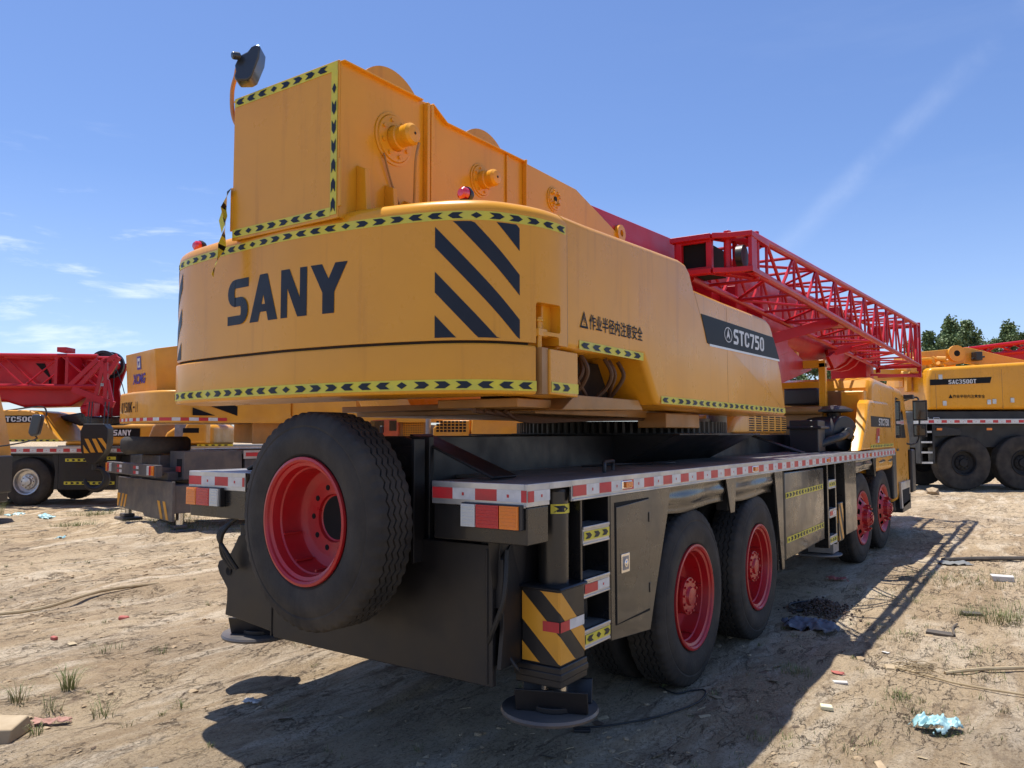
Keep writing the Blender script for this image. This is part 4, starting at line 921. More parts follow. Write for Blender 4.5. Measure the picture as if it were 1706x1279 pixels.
# ---- driver's cab
mb = MB()
body = [(9.62, 1.2), (9.62, 2.50), (9.70, 2.62), (9.95, 2.67), (12.6, 2.62), (13.0, 2.52), (13.15, 2.30), (13.55, 1.75), (13.6, .80), (13.4, .62), (11.7, .62), (11.7, 1.2)]
mb.fprism(body, 'x', 1.05, 1.345, .10, n=6); mb.fprism(body, 'x', 1.05, -1.345, .10, n=6)
cabo = mb.build('cab', 'crane_yellow_paint', CR, smooth=32)
mb = MB(); mb.box(.16, 1.20, 9.605, 9.623, 1.56, 2.46, 0); mb.build('cab_back_panel', 'dark_ochre_frame', cabo, bevel=.03, seg=3)
mb = MB(); mb.prism([(11.75, 1.72), (11.82, 2.44), (12.5, 2.40), (12.95, 1.72)], 'x', 1.34, 1.354); mb.build('cab_window', 'glass_dark', cabo, bevel=.003)
mb = MB(); mb.prism([(-1.12, 1.80), (1.12, 1.80), (1.02, 2.40), (-1.02, 2.40)], 'y', 13.40, 13.42); mb.build('windscreen', 'glass_dark', cabo)
mb = MB(); mb.prism([(11.62, .72), (11.62, 2.52), (12.6, 2.50), (13.15, 1.8), (13.2, .72)], 'x', 1.3455, 1.350); mb.prism([(11.66, .76), (11.66, 1.66), (13.1, 1.66), (13.14, .76)], 'x', 1.3505, 1.356); mb.build('cab_door', 'crane_yellow_paint', cabo, bevel=.004)
mb = MB(); mb.box(1.357, 1.372, 11.76, 11.95, 1.50, 1.54); mb.build('door_handle', 'black_plastic', cabo)
# side fairing panel with the model plate behind the door
fp = [(8.50, 1.56), (11.50, 1.56), (11.40, 1.95), (11.05, 2.28), (10.9, 2.31), (9.32, 2.30), (9.15, 2.24), (9.05, 2.05)]
mb = MB(); mb.fprism(fp, 'x', 1.22, 1.372, .05); fpo = mb.build('side_fairing', 'crane_yellow_paint', CR, smooth=32)
mb = MB(); mb.prism([(9.30, 1.90), (11.1, 1.90), (11.1, 2.06), (9.30, 2.06)], 'x', 1.365, 1.3745); mb.build('model_plate', 'decal_black', fpo)
mb = MB(); block_text(mb, 'STC750', lambda u, v, e=0.: (1.376 + e * .3, u, v), even_spans(6, 9.95, 10.9, .14), 1.925, 2.035); mb.build('model_lettering', 'tape_white', fpo, smooth=0)
chevron_tape('warning_tape', px(1.3735), 9.2, 11.3, 1.585, 1.635, fpo, pitch=.14)
redwhite_tape('reflective_tape', lambda u, v, e=0.: (1.374 + e, 9.65 + (u - 1.66) * .5 + v, u), 1.66, 1.88, 0, .12, fpo, .24, .1, 1); redwhite_tape('reflective_tape', lambda u, v, e=0.: (1.374 + e, 9.80 + (u - 1.66) * .5 + v, u), 1.66, 1.88, 0, .12, fpo, .24, .1, 0)
mb = MB(); mb.box(1.15, 1.40, 12.0, 13.0, .42, .72); mb.build('cab_step', 'black_plastic', CR, bevel=.02)
mb = MB(); mb.prism([(11.9, .50), (12.9, .55), (12.95, .95), (11.85, .95)], 'x', 1.36, 1.40); mb.prism([(12.0, .56), (12.8, .60), (12.84, .82), (11.96, .82)], 'x', 1.395, 1.403, 1); mb.build('cab_step', ['aluminium', 'deep_black'], CR, bevel=.004)
mb = MB(); mb.box(1.0, 1.36, 11.35, 11.7, .7, 1.5); mb.box(-1.3, 1.3, 11.8, 13.3, .45, .8); mb.box(1.34, 1.42, 13.2, 13.6, .70, 1.5); mb.build('front_bumper', 'black_plastic', CR, bevel=.03)
# rear view mirrors on arms
mb = MB(); mb.tube([(1.33, 13.1, 2.42), (1.52, 13.25, 2.48), (1.56, 13.2, 2.30), (1.54, 13.2, 1.72), (1.45, 13.1, 1.60), (1.34, 13.0, 1.62)], .018, 8, smooth=4)
mb.box(1.46, 1.70, 13.12, 13.2, 2.04, 2.42); mb.box(1.46, 1.68, 13.12, 13.2, 1.74, 1.98); mb.box(1.34, 1.5, 12.9, 13.1, 2.44, 2.52); mr = mb.build('cab_mirror', 'black_plastic', CR, bevel=.02, seg=3)
mb = MB(); mb.box(1.48, 1.68, 13.112, 13.119, 2.07, 2.39); mb.box(1.48, 1.66, 13.112, 13.119, 1.77, 1.95); mb.build('mirror_glass', 'glass_dark', mr)
# ============================================================ ground
rg = np.random.RandomState(7)
def vnoise(x, y, seed):
    xi = np.floor(x).astype(np.int64); yi = np.floor(y).astype(np.int64); fx = x - xi; fy = y - yi; fx = fx * fx * (3 - 2 * fx); fy = fy * fy * (3 - 2 * fy)
    def h(a, b):
        n = (a * 374761393 + b * 668265263 + seed * 974634777) & 0xffffffff; n = ((n ^ (n >> 13)) * 1274126177) & 0xffffffff; return ((n ^ (n >> 16)) & 0xffff) / 65535.
    return (h(xi, yi) * (1 - fx) + h(xi + 1, yi) * fx) * (1 - fy) + (h(xi, yi + 1) * (1 - fx) + h(xi + 1, yi + 1) * fx) * fy
def fbm(x, y, seed, o=4, ridged=False):
    s = 0; a = .5; f = 1.
    for i in range(o):
        v = vnoise(x * f, y * f, seed + i); v = 1 - abs(2 * v - 1) if ridged else v
        s = s + a * v; a *= .5; f *= 2.03
    return s
def ground_z(x, y):
    x = np.asarray(x, float); y = np.asarray(y, float)
    near = np.exp(-((x + 1) ** 2 + (y - 5) ** 2) / 30. ** 2)
    z = .05 * (fbm(x * .25, y * .25, 3, 3) - .45)
    wob = .5 * (fbm(x * .3 + 9, y * .3, 5, 3) - .5)
    rut = fbm((x + wob) * 1.7, y * .16, 11, 4, True)                     # vehicle ruts along y
    amp = .045 + .17 * np.clip(fbm(x * .3 + 4, y * .22, 21, 2) * 2.2 - .85, 0, 1) * (x < -1.6)
    z = z + amp * (rut - .6)
    clod = fbm(x * 4.5, y * 3.2, 31, 4, True); m = np.clip(fbm(x * .8, y * .45, 41, 3) * 3 - 1.35, 0, 1)
    z = z + near * (m * .11 * np.maximum(clod - .5, 0) * 2 + .010 * (fbm(x * 11, y * 9, 51, 3) - .5))
    # broken crust: ledges that step down, and churned crumbs along the wheel tracks
    led = fbm((x + wob) * 1.1 + 7, y * .30, 61, 5); z = z + near * (x < -.2) * .030 * np.tanh((led - .5) * 26)
    led2 = fbm(x * .9 + 3, y * .55, 67, 5); z = z + near * .014 * np.tanh((led2 - .5) * 30)
    tr = np.clip(1 - np.abs(((x + wob * .6 + 20) % 2.3) - 1.15) / .38, 0, 1) * np.clip(fbm(x * .25, y * .2, 71, 2) * 3 - 1.2, 0, 1)
    z = z + near * tr * (.05 * (fbm(x * 6.5, y * 4.5, 73, 4, True) - .6) - .02)
    # low churned mound between the parked cranes
    z = z + .22 * np.exp(-(((x + 10.2) / 1.3) ** 2 + ((y - 5.2) / .9) ** 2)) * (.6 + .6 * clod)
    # flattened where wheels and pads stand
    u = np.exp(-((np.abs(x) - 1.2) / .35) ** 2) * np.exp(-((y - 6) / 6) ** 4)
    z = z * (1 - .75 * u)
    return z - .01
def build_ground():
    n = 1050; k = 6.2
    u = np.linspace(-1, 1, n); g = np.sinh(k * u) / np.sinh(k)
    X, Y = np.meshgrid(.8 + 900 * g, 1.2 + 900 * g, indexing='ij')
    Z = ground_z(X, Y); co = np.stack([X, Y, Z], -1).reshape(-1, 3)
    i = np.arange(n * n).reshape(n, n); q = np.stack([i[:-1, :-1], i[1:, :-1], i[1:, 1:], i[:-1, 1:]], -1).reshape(-1)
    me = bpy.data.meshes.new('ground'); nf = (n - 1) ** 2
    me.vertices.add(n * n); me.vertices.foreach_set('co', co.ravel()); me.loops.add(nf * 4); me.loops.foreach_set('vertex_index', q.astype(np.int32))
    me.polygons.add(nf); me.polygons.foreach_set('loop_start', np.arange(0, nf * 4, 4, dtype=np.int32)); me.polygons.foreach_set('use_smooth', np.ones(nf, dtype=bool)); me.update(); me.validate()
    o = bpy.data.objects.new('ground', me); COL.objects.link(o); structure(o)
    m = bpy.data.materials.new('dirt'); m.use_nodes = True; nt = m.node_tree; N = nt.nodes; L = nt.links; b = N['Principled BSDF']; b.inputs['Roughness'].default_value = .95; b.inputs['Specular IOR Level'].default_value = .15
    tc = N.new('ShaderNodeTexCoord')
    def nz(scale, det=8, sc=(1, 1, 1), dist=0., rgh=.6):
        mp = N.new('ShaderNodeMapping'); mp.inputs['Scale'].default_value = sc; L.new(tc.outputs['Object'], mp.inputs[0]); t = N.new('ShaderNodeTexNoise'); t.inputs['Scale'].default_value = scale; t.inputs['Detail'].default_value = det; t.inputs['Distortion'].default_value = dist; t.inputs['Roughness'].default_value = rgh; L.new(mp.outputs[0], t.inputs[0]); return t.outputs[0]
    def rg_(s, a, c, x=0., y=1.):
        r = N.new('ShaderNodeMapRange'); r.inputs[1].default_value = a; r.inputs[2].default_value = c; r.inputs[3].default_value = x; r.inputs[4].default_value = y; L.new(s, r.inputs[0]); return r.outputs[0]
    def mix(f, a, c):
        x = N.new('ShaderNodeMix'); x.data_type = 'RGBA'
        for i_, v in ((0, f), (6, a), (7, c)):
            if hasattr(v, 'is_linked'): L.new(v, x.inputs[i_])
            elif i_ == 0: x.inputs[0].default_value = v
            else: x.inputs[i_].default_value = (*v, 1)
        return x.outputs[2]
    c = mix(rg_(nz(.9, 10, (1, .22, 1), .5), .42, .58), (.56, .43, .275), (.42, .305, .185))
    c = mix(rg_(nz(2.6, 12, (1, .22, 1), .8), .50, .62), c, (.66, .54, .385))
    c = mix(rg_(nz(5.5, 10, (1, .3, 1), 1.0), .57, .66, 0, .75), c, (.27, .19, .12))
    c = mix(rg_(nz(.35, 6), .52, .66, 0, .55), c, (.34, .275, .20))
    c = mix(rg_(nz(14, 8, (1, .7, 1), .3), .56, .72, 0, .6), c, (.30, .22, .14))
    c = mix(rg_(nz(38, 6), .60, .72, 0, .6), c, (.60, .52, .42))
    c = mix(rg_(nz(3.0, 10, (1, 1, 1), 1.2), .62, .72, 0, .4), c, (.27, .21, .15))
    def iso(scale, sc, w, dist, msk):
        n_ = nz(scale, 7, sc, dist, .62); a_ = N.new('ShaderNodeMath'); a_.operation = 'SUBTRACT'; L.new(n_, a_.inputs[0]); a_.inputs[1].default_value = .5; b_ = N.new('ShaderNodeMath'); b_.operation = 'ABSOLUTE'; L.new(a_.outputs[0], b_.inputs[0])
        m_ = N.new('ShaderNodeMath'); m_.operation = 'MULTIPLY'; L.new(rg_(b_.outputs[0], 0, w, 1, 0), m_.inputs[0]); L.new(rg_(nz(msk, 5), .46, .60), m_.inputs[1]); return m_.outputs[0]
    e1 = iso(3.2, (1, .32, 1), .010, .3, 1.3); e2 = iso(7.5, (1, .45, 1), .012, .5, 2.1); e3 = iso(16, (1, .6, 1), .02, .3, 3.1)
    c = mix(e1, c, (.13, .085, .05)); c = mix(e2, c, (.16, .11, .065)); c = mix(e3, c, (.20, .14, .085))  # thin dark lines: cracks, plus shade under crust ledges painted into the colour
    c = mix(rg_(nz(70, 5, (1, .8, 1), .5, .75), .53, .62, 0, .75), c, (.21, .145, .085))
    c = mix(rg_(nz(110, 4, (1, .8, 1), .5, .75), .58, .66, 0, .6), c, (.68, .56, .42))
    v = N.new('ShaderNodeTexVoronoi'); v.inputs['Scale'].default_value = 17; v.feature = 'DISTANCE_TO_EDGE'; mp = N.new('ShaderNodeMapping'); L.new(tc.outputs['Object'], mp.inputs[0]); L.new(mp.outputs[0], v.inputs[0])
    crk = rg_(v.outputs['Distance'], .0, .045, 1, 0); mm = N.new('ShaderNodeMath'); mm.operation = 'MULTIPLY'; L.new(crk, mm.inputs[0]); L.new(rg_(nz(1.1, 4), .62, .74, 0, .5), mm.inputs[1])
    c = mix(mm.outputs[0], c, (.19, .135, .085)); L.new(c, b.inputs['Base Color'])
    hh = N.new('ShaderNodeMath'); hh.operation = 'ADD'; L.new(nz(34, 12, (1, .7, 1), .4, .85), hh.inputs[0]); h2 = N.new('ShaderNodeMath'); h2.operation = 'MULTIPLY'; L.new(nz(6, 8, (1, .35, 1), .8), h2.inputs[0]); h2.inputs[1].default_value = 2.2; L.new(h2.outputs[0], hh.inputs[1])
    h3 = N.new('ShaderNodeMath'); h3.operation = 'SUBTRACT'; L.new(hh.outputs[0], h3.inputs[0]); L.new(mm.outputs[0], h3.inputs[1]); es = N.new('ShaderNodeMath'); es.operation = 'ADD'; L.new(e1, es.inputs[0]); L.new(e2, es.inputs[1]); h4 = N.new('ShaderNodeMath'); h4.operation = 'SUBTRACT'; L.new(h3.outputs[0], h4.inputs[0]); L.new(es.outputs[0], h4.inputs[1])
    bp = N.new('ShaderNodeBump'); bp.inputs['Strength'].default_value = 1.0; bp.inputs['Distance'].default_value = .034; L.new(h4.outputs[0], bp.inputs['Height']); L.new(bp.outputs[0], b.inputs['Normal'])
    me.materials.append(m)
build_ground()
gz = lambda x, y: float(ground_z(np.array([x]), np.array([y]))[0])
mat('clod', (.48, .37, .24), .95, col2=(.32, .23, .14), nscale=12, spec=.1, bump=.4, bscale=70)
mat('dark_chip', (.10, .07, .045), .9, col2=(.18, .12, .08))
mat('grass_blade', (.10, .15, .035), .6, col2=(.20, .21, .07), nscale=3)
mat('dry_stalk', (.42, .33, .20), .8, col2=(.30, .22, .12), nscale=8)
mat('teal_plastic', (.30, .56, .60), .4, col2=(.46, .66, .66), nscale=7, trans=.15)
mat('tarp_blue_grey', (.07, .085, .12), .5, col2=(.13, .14, .17), nscale=6, dust=.3)
mat('white_litter', (.62, .60, .56), .6, dust=.3); mat('foam_yellow', (.72, .68, .45), .8); mat('red_cloth', (.42, .10, .08), .8, dust=.3)
mat('orange_litter', (.70, .16, .06), .6); mat('cardboard', (.46, .36, .23), .85, col2=(.38, .29, .18), dust=.2); mat('dark_scrap', (.05, .045, .04), .7, dust=.4); mat('grey_slab', (.16, .18, .19), .7, dust=.35)
mat('brown_shells', (.055, .03, .018), .6, col2=(.09, .055, .035), nscale=30); mat('pink_cloth', (.40, .22, .17), .9)
def blob(mb, c, r, rn, flat=.6, mi=0):
    """small irregular stone"""
    vs_ = []; t = (1 + 5 ** .5) / 2
    for p in ((-1, t, 0), (1, t, 0), (-1, -t, 0), (1, -t, 0), (0, -1, t), (0, 1, t), (0, -1, -t), (0, 1, -t), (t, 0, -1), (t, 0, 1), (-t, 0, -1), (-t, 0, 1)):
        v = Vector(p).normalized() * r * rn.uniform(.65, 1.2); vs_.append((c[0] + v.x, c[1] + v.y * rn.uniform(.8, 1.3), c[2] + v.z * flat))
    F = [(0, 11, 5), (0, 5, 1), (0, 1, 7), (0, 7, 10), (0, 10, 11), (1, 5, 9), (5, 11, 4), (11, 10, 2), (10, 7, 6), (7, 1, 8), (3, 9, 4), (3, 4, 2), (3, 2, 6), (3, 6, 8), (3, 8, 9), (4, 9, 5), (2, 4, 11), (6, 2, 10), (8, 6, 7), (9, 8, 1)]
    mb.add(vs_, F, mi)
rn = random.Random(11)
mb = MB()
cand = []
for i in range(7500):
    d = rn.random() ** 1.6 * 17 + .4; a = rn.uniform(-PI * .28, PI * 1.05); x = 2.2 + d * math.cos(a); y = -1.5 + d * math.sin(a)
    if rn.random() < .5: x = -1.6 - rn.random() ** 1.3 * 9; y = rn.uniform(-2, 9)
    cand.append((x, y))
cand = np.array(cand); cm = fbm(cand[:, 0] * .8, cand[:, 1] * .45, 41, 3); cz = ground_z(cand[:, 0], cand[:, 1])
for (x, y), m, z in zip(cand, cm, cz):
    if m < .46 and rn.random() < .88: continue
    blob(mb, (x, y, z + .002), rn.choice((.007, .009, .013, .018, .028)) * rn.uniform(.6, 1.3), rn, .55)
structure(mb.build('loose_clods', 'clod', smooth=0), 'stuff')
# ---- grass and weeds (uncountable), one object
mb = MB()
def tuft(x, y, n, h, spread, dry=.15):
    A = np.array([rn.uniform(0, 2 * PI) for _ in range(n)]); RR = spread * np.array([rn.random() for _ in range(n)]) ** .7; BX, BY = x + RR * np.cos(A), y + RR * np.sin(A); ZZ = ground_z(BX, BY) - .004
    for i in range(n):
        bx_, by_, z = float(BX[i]), float(BY[i]), float(ZZ[i])
        hh = h * rn.uniform(.3, 1.15); l = rn.uniform(.3, 1.1) * hh; w = rn.uniform(.0007, .0022) * (1 + h * 2); mi = 1 if rn.random() < dry else 0
        a2 = math.atan2(by_ - y, bx_ - x) + rn.gauss(0, .7); d = Vector((math.cos(a2), math.sin(a2), 0)); s = Vector((-d.y, d.x, 0)) * w; p0 = Vector((bx_, by_, z))
        P_ = [p0, p0 + d * l * .18 + Vector((0, 0, hh * .45)), p0 + d * l * .5 + Vector((0, 0, hh * .8)), p0 + d * l + Vector((0, 0, hh * rn.uniform(.7, 1.0)))]
        mb.add([P_[0] - s, P_[0] + s, P_[1] + s, P_[1] - s, P_[2] + s * .7, P_[2] - s * .7, P_[3]], [(0, 1, 2, 3), (3, 2, 4, 5), (5, 4, 6)], mi)
tuft(-2.32, -.28, 90, .17, .05); tuft(-2.30, -.62, 70, .15, .06, .4); tuft(-1.72, -.35, 40, .12, .07); tuft(-2.0, -.55, 40, .10, .06); tuft(-3.0, .35, 40, .08, .15); tuft(-2.6, .6, 30, .07, .07); tuft(-1.75, -.75, 30, .09, .05); tuft(-1.4, .0, 30, .06, .06)
for (x, y, n, h, s) in ((2.6, 2.75, 60, .05, .12), (2.75, 2.45, 160, .04, .35), (3.05, 5.9, 420, .10, .35), (3.2, 6.5, 300, .08, .5), (2.75, 6.0, 120, .07, .15), (1.85, 3.0, 160, .05, .15), (2.55, 2.9, 90, .06, .1), (3.0, 3.7, 90, .05, .2), (2.45, 7.9, 400, .07, .6), (3.1, 8.4, 400, .07, .7), (3.4, 5.2, 200, .07, .3), (2.0, 6.5, 200, .05, .5), (-1.9, 1.4, 40, .05, .1), (2.35, 4.6, 120, .05, .25), (2.9, 4.4, 140, .05, .3), (2.1, 1.6, 60, .04, .12), (2.45, 1.7, 80, .04, .25)): tuft(x, y, n, h, s)
for (x, y, n, h, s) in ((-11.5, 6.2, 900, .13, .9), (-9.6, 5.4, 700, .12, .6), (-8.6, 6.6, 900, .13, .8), (-12.6, 5.0, 500, .12, .5), (-14.5, 6.4, 500, .14, .6), (-16.8, 4.9, 700, .35, .5), (-13.2, 7.6, 600, .14, .9), (-10.4, 8.2, 700, .14, 1.0), (-7.8, 7.6, 500, .12, .7)): tuft(x, y, n, h, s)
for i in range(260): tuft(rn.uniform(-9, 4.2), rn.uniform(-1.5, 9), rn.randint(8, 26), rn.uniform(.02, .05), .025, .35)
for i in range(120): tuft(rn.uniform(1.9, 4.2), rn.uniform(-.5, 9), rn.randint(5, 18), rn.uniform(.025, .06), .06, .35)
structure(mb.build('grass', ['grass_blade', 'dry_stalk'], smooth=0), 'stuff')
# ---- straw, bark chips and crumbs trodden into the dirt, one object
mb = MB(); pts_ = []
for i in range(5200):
    if rn.random() < .55: d = rn.random() ** 1.3 * 12 + .5; a = rn.uniform(-PI * .28, PI * .62); pts_.append((1.9 + d * math.cos(a), -1.6 + d * math.sin(a)))
    else: pts_.append((rn.uniform(-9, 1.9), rn.uniform(-1.8, 8)))
pa = np.array(pts_); pz = ground_z(pa[:, 0], pa[:, 1]); pm = fbm(pa[:, 0] * 1.2 + 5, pa[:, 1] * 1.2, 91, 3)
for (x, y), z, m_ in zip(pts_, pz, pm):
    if m_ < .50 and rn.random() < .85: continue
    l = rn.choice((.012, .02, .03, .05, .09)) * rn.uniform(.6, 1.3); w = rn.uniform(.002, .007) if rn.random() < .7 else l * rn.uniform(.3, .6); a = rn.gauss(1.2, .9); d = Vector((math.cos(a), math.sin(a), rn.gauss(0, .12))) * l * .5; s = Vector((-math.sin(a), math.cos(a), rn.gauss(0, .25))) * w * .5; p = Vector((x, y, z + .006)); h = Vector((0, 0, rn.uniform(.001, .005)))
    mb.add([p - d - s, p + d - s * .6, p + d * .9 + s, p - d + s * .8, p - d * .9 + h, p + d * .8 + h], [(0, 1, 5, 4), (3, 4, 5, 2), (0, 4, 3), (1, 2, 5)], rn.choice((0, 0, 1, 2)))
structure(mb.build('trodden_straw', ['dry_stalk', 'clod', 'dark_chip'], smooth=0), 'stuff')
# ---- litter, each piece its own thing
def sheet(name, label, cat, material, x, y, w, l, rot, h, seed, n=26, freq=5., group=None, thick=.002, tears=.25):
    me = bpy.data.meshes.new(name); vs_ = []; keep = {}; fs = []; r0 = random.Random(seed); cr, sr = math.cos(rot), math.sin(rot); z0 = gz(x, y)
    for i in range(n + 1):
        for j in range(n + 1):
            u, v = i / n - .5, j / n - .5
            f = fbm(np.array([u * freq + seed]), np.array([v * freq * l / w]), seed, 4, True)[0]; g_ = fbm(np.array([u * 9 + seed]), np.array([v * 9.]), seed + 5, 2)[0]
            px_ = u * w * (1 + .3 * (g_ - .5)) + .04 * (f - .5); py_ = v * l * (1 + .3 * (f - .5)); edge = max(0, 1 - (max(abs(u), abs(v)) * 2) ** 4)
            wx, wy = x + px_ * cr - py_ * sr, y + px_ * sr + py_ * cr
            vs_.append((wx - x, wy - y, gz(wx, wy) - z0 + .006 + h * (edge * .8 + .2) * max(0, f - .25) * 1.5))
    for i in range(n):
        for j in range(n):
            u, v = (i + .5) / n - .5, (j + .5) / n - .5; ed = max(abs(u), abs(v)) * 2
            if ed > .62 and fbm(np.array([u * 6 + 3]), np.array([v * 6. + seed]), seed + 9, 2)[0] * 1.5 < (ed - .62) / .38 + tears: continue
            fs.append((i * (n + 1) + j, (i + 1) * (n + 1) + j, (i + 1) * (n + 1) + j + 1, i * (n + 1) + j + 1))
    me.from_pydata(vs_, [], fs); me.materials.append(MATS[material]); me.polygons.foreach_set('use_smooth', [True] * len(fs)); o = bpy.data.objects.new(name, me); COL.objects.link(o); o.location = (x, y, z0)
    s = o.modifiers.new('thick', 'SOLIDIFY'); s.thickness = thick; return tag(o, label, cat, group)
sheet('plastic_bag', 'crumpled pale teal plastic bag on the sunlit dirt in the right foreground', 'plastic bag', 'teal_plastic', 2.87, 2.27, .30, .19, R(34), .12, 3, 40, 3.2, None, .002, .0)
sheet('plastic_bag', 'crumpled teal plastic bag lying by the front wheel of the crane marked STC500', 'plastic bag', 'teal_plastic', -15.9, 5.3, .5, .35, .4, .10, 5)
sheet('plastic_bag', 'crumpled teal plastic bag nearer to the hook block than the other one', 'plastic bag', 'teal_plastic', -14.9, 5.5, .5, .32, .3, .08, 6)
sheet('plastic_bag', 'small whitish blue scrap of plastic on the ruts left of the mound', 'plastic scrap', 'teal_plastic', -10.4, 3.6, .22, .14, .3, .04, 16)
sheet('tarpaulin', 'torn blue grey tarpaulin rag in the shade beside the second wheel from the tail', 'tarpaulin', 'tarp_blue_grey', 1.62, 4.42, .62, .40, R(20), .09, 7, 34, 7)
sheet('rag', 'faded red cloth scrap lying flat at the edge of the shadow', 'rag', 'red_cloth', 2.10, 3.17, .13, .07, .3, .01, 8, 12)
sheet('rag', 'pinkish brown rag beside the cardboard box at the left edge', 'rag', 'pink_cloth', -1.86, -.62, .30, .08, .75, .05, 9, 18)
sheet('rag', 'red and white rag under the crane between the tank and the tarpaulin', 'rag', 'red_cloth', 1.30, 7.1, .3, .2, .3, .06, 10, 16)
sheet('orange_wrapper', 'torn orange plastic wrapper in the dirt left of the tail plate', 'wrapper', 'orange_litter', -2.12, 1.32, .16, .07, .2, .03, 12, 16)
sheet('paper_scrap', 'curled white paper scrap beside the heap of brown twigs', 'paper scrap', 'white_litter', 2.32, 3.95, .07, .05, .2, .015, 13, 10)
sheet('plastic_sheet', 'flattened pale plastic sheet in the shade under the counterweight', 'plastic sheet', 'white_litter', -1.0, .25, .16, .1, .4, .03, 14, 12)
sheet('plastic_sheet', 'wrinkled grey film pressed into the dirt at the bottom edge', 'plastic sheet', 'grey_slab', -.55, -.75, .16, .10, .5, .02, 15, 14)
def boxthing(name, label, cat, material, x, y, sx, sy, sz, rz, tilt=0., bev=.004, z=0.):
    mb = MB(); r0 = random.Random(int(x * 77 + y * 13)); p = [(a * sx / 2 * r0.uniform(.85, 1.1), b * sy / 2 * r0.uniform(.85, 1.1), c) for c in (0, sz) for a, b in ((-1, -1), (1, -1), (1, 1), (-1, 1))]
    mb.hexa(p); o = mb.build(name, material, bevel=bev); o.location = (x, y, gz(x, y) + z); o.rotation_euler = (tilt, tilt * .6, rz); return tag(o, label, cat)
boxthing('foam_block', 'small pale yellow foam block on the sunlit dirt', 'foam block', 'foam_yellow', 2.21, 2.32, .085, .055, .03, .4, .1, .01)
boxthing('plastic_tray', 'small flat black and white tray scrap by the red cloth scrap', 'tray', 'white_litter', 2.17, 2.96, .10, .05, .016, .4)
boxthing('cardboard_box', 'flattened tan cardboard box at the lower left edge', 'cardboard box', 'cardboard', -1.93, -.93, .36, .26, .09, .7, .05, .012)
sheet('slab', 'flat grey broken slab lying on the dirt in the boom shadow', 'slab', 'grey_slab', 2.38, 9.35, .55, .36, .5, .05, 31, 16)
boxthing('scrap_metal', 'bent dark metal scrap on the dirt, nearer piece', 'metal scrap', 'dark_scrap', 2.62, 4.95, .22, .09, .03, .2, .12)
boxthing('scrap_metal', 'bent dark metal scrap farther off toward the long plank', 'metal scrap', 'dark_scrap', 2.80, 6.02, .20, .08, .03, .5, .1)
boxthing('cardboard_scrap', 'torn brown cardboard scrap among the twigs', 'cardboard scrap', 'cardboard', 2.48, 3.60, .22, .10, .012, .3, .06)
boxthing('brick', 'pale broken brick at the right edge of the yard', 'brick', 'white_litter', 2.98, 8.3, .25, .12, .07, .3, .05, .01)
boxthing('bottle_cap', 'red and grey bottle cap scrap on the dirt at the left', 'bottle cap', 'red_cloth', -3.70, .28, .06, .04, .03, .2, .1, .008)
boxthing('red_can', 'crushed red can lying on the ruts at the left', 'can', 'red_cloth', -4.08, 1.12, .10, .06, .045, .6, .1, .02)
def stick(name, label, cat, material, pts, r, seg=7, w=0.):
    mb = MB(); P_ = [Vector((x, y, gz(x, y) + h)) for x, y, h in pts]; mb.tube([p - P_[0] for p in P_], r, seg, smooth=4); o = mb.build(name, material); o.location = P_[0]; return tag(o, label, cat)
stick('branch', 'long brown branch reaching in from the right edge', 'branch', 'dry_stalk', [(2.78, 3.62, .01), (3.0, 3.8, .02), (3.3, 4.1, .03), (3.6, 4.45, .03)], .014)
stick('cane', 'thin pale cane lying across the dirt below the branch', 'cane', 'dry_stalk', [(2.45, 3.55, .02), (2.7, 3.45, .02), (2.95, 3.35, .02), (3.35, 3.32, .02)], .008)
stick('plank', 'long weathered plank near the right edge beyond the scrap metal', 'plank', 'dark_scrap', [(2.2, 9.6, .02), (2.7, 9.9, .03), (3.4, 10.3, .03)], .03)
stick('stick', 'thin dark stick lying in the dirt by the metal scrap', 'stick', 'dark_scrap', [(2.72, 5.4, .02), (2.70, 5.2, .02), (2.74, 4.9, .02)], .010)
stick('electric_cable', 'black cable trailing from the outrigger foot to the rear wheel', 'cable', 'hose_rubber', [(1.05, 1.00, .012), (1.22, 1.16, .012), (1.38, 1.50, .012), (1.50, 1.86, .012), (1.46, 2.12, .012), (1.36, 2.10, .012), (1.30, 1.98, .014), (1.15, 2.05, .012)], .006)
stick('hose_piece', 'black looped hose lying in the shade beside the second rear wheel', 'hose', 'hose_rubber', [(1.35, 5.6, .02), (1.2, 5.3, .02), (1.35, 5.0, .02), (1.45, 5.2, .03)], .014)
stick('log', 'long pale bark strip lying on the ruts at the left', 'bark strip', 'dry_stalk', [(-5.4, .35, .03), (-5.1, .8, .03), (-5.2, 1.5, .04), (-5.25, 2.2, .0)], .018)
stick('stick', 'short pale stick near the left foot pad of the tail', 'stick', 'dry_stalk', [(-3.6, 3.3, .02), (-3.3, 3.5, .02), (-2.9, 3.6, .02)], .02)
mb = MB(); hx, hy = 1.52, 5.30
for i in range(520):
    x, y = rn.gauss(0, .12), rn.gauss(0, .2); r = math.hypot(x / .3, y / .5); h = .10 * math.exp(-r * r * 3) * rn.random() ** .4
    blob(mb, (x, y, gz(hx + x, hy + y) - gz(hx, hy) + .01 + h), rn.uniform(.010, .02), rn, .7)
o = mb.build('shell_heap', 'brown_shells', smooth=0); o.location = (hx, hy, gz(hx, hy)); tag(o, 'small heap of brown shells and nuts in the shade beyond the grey tarpaulin', 'debris heap')
mb = MB()
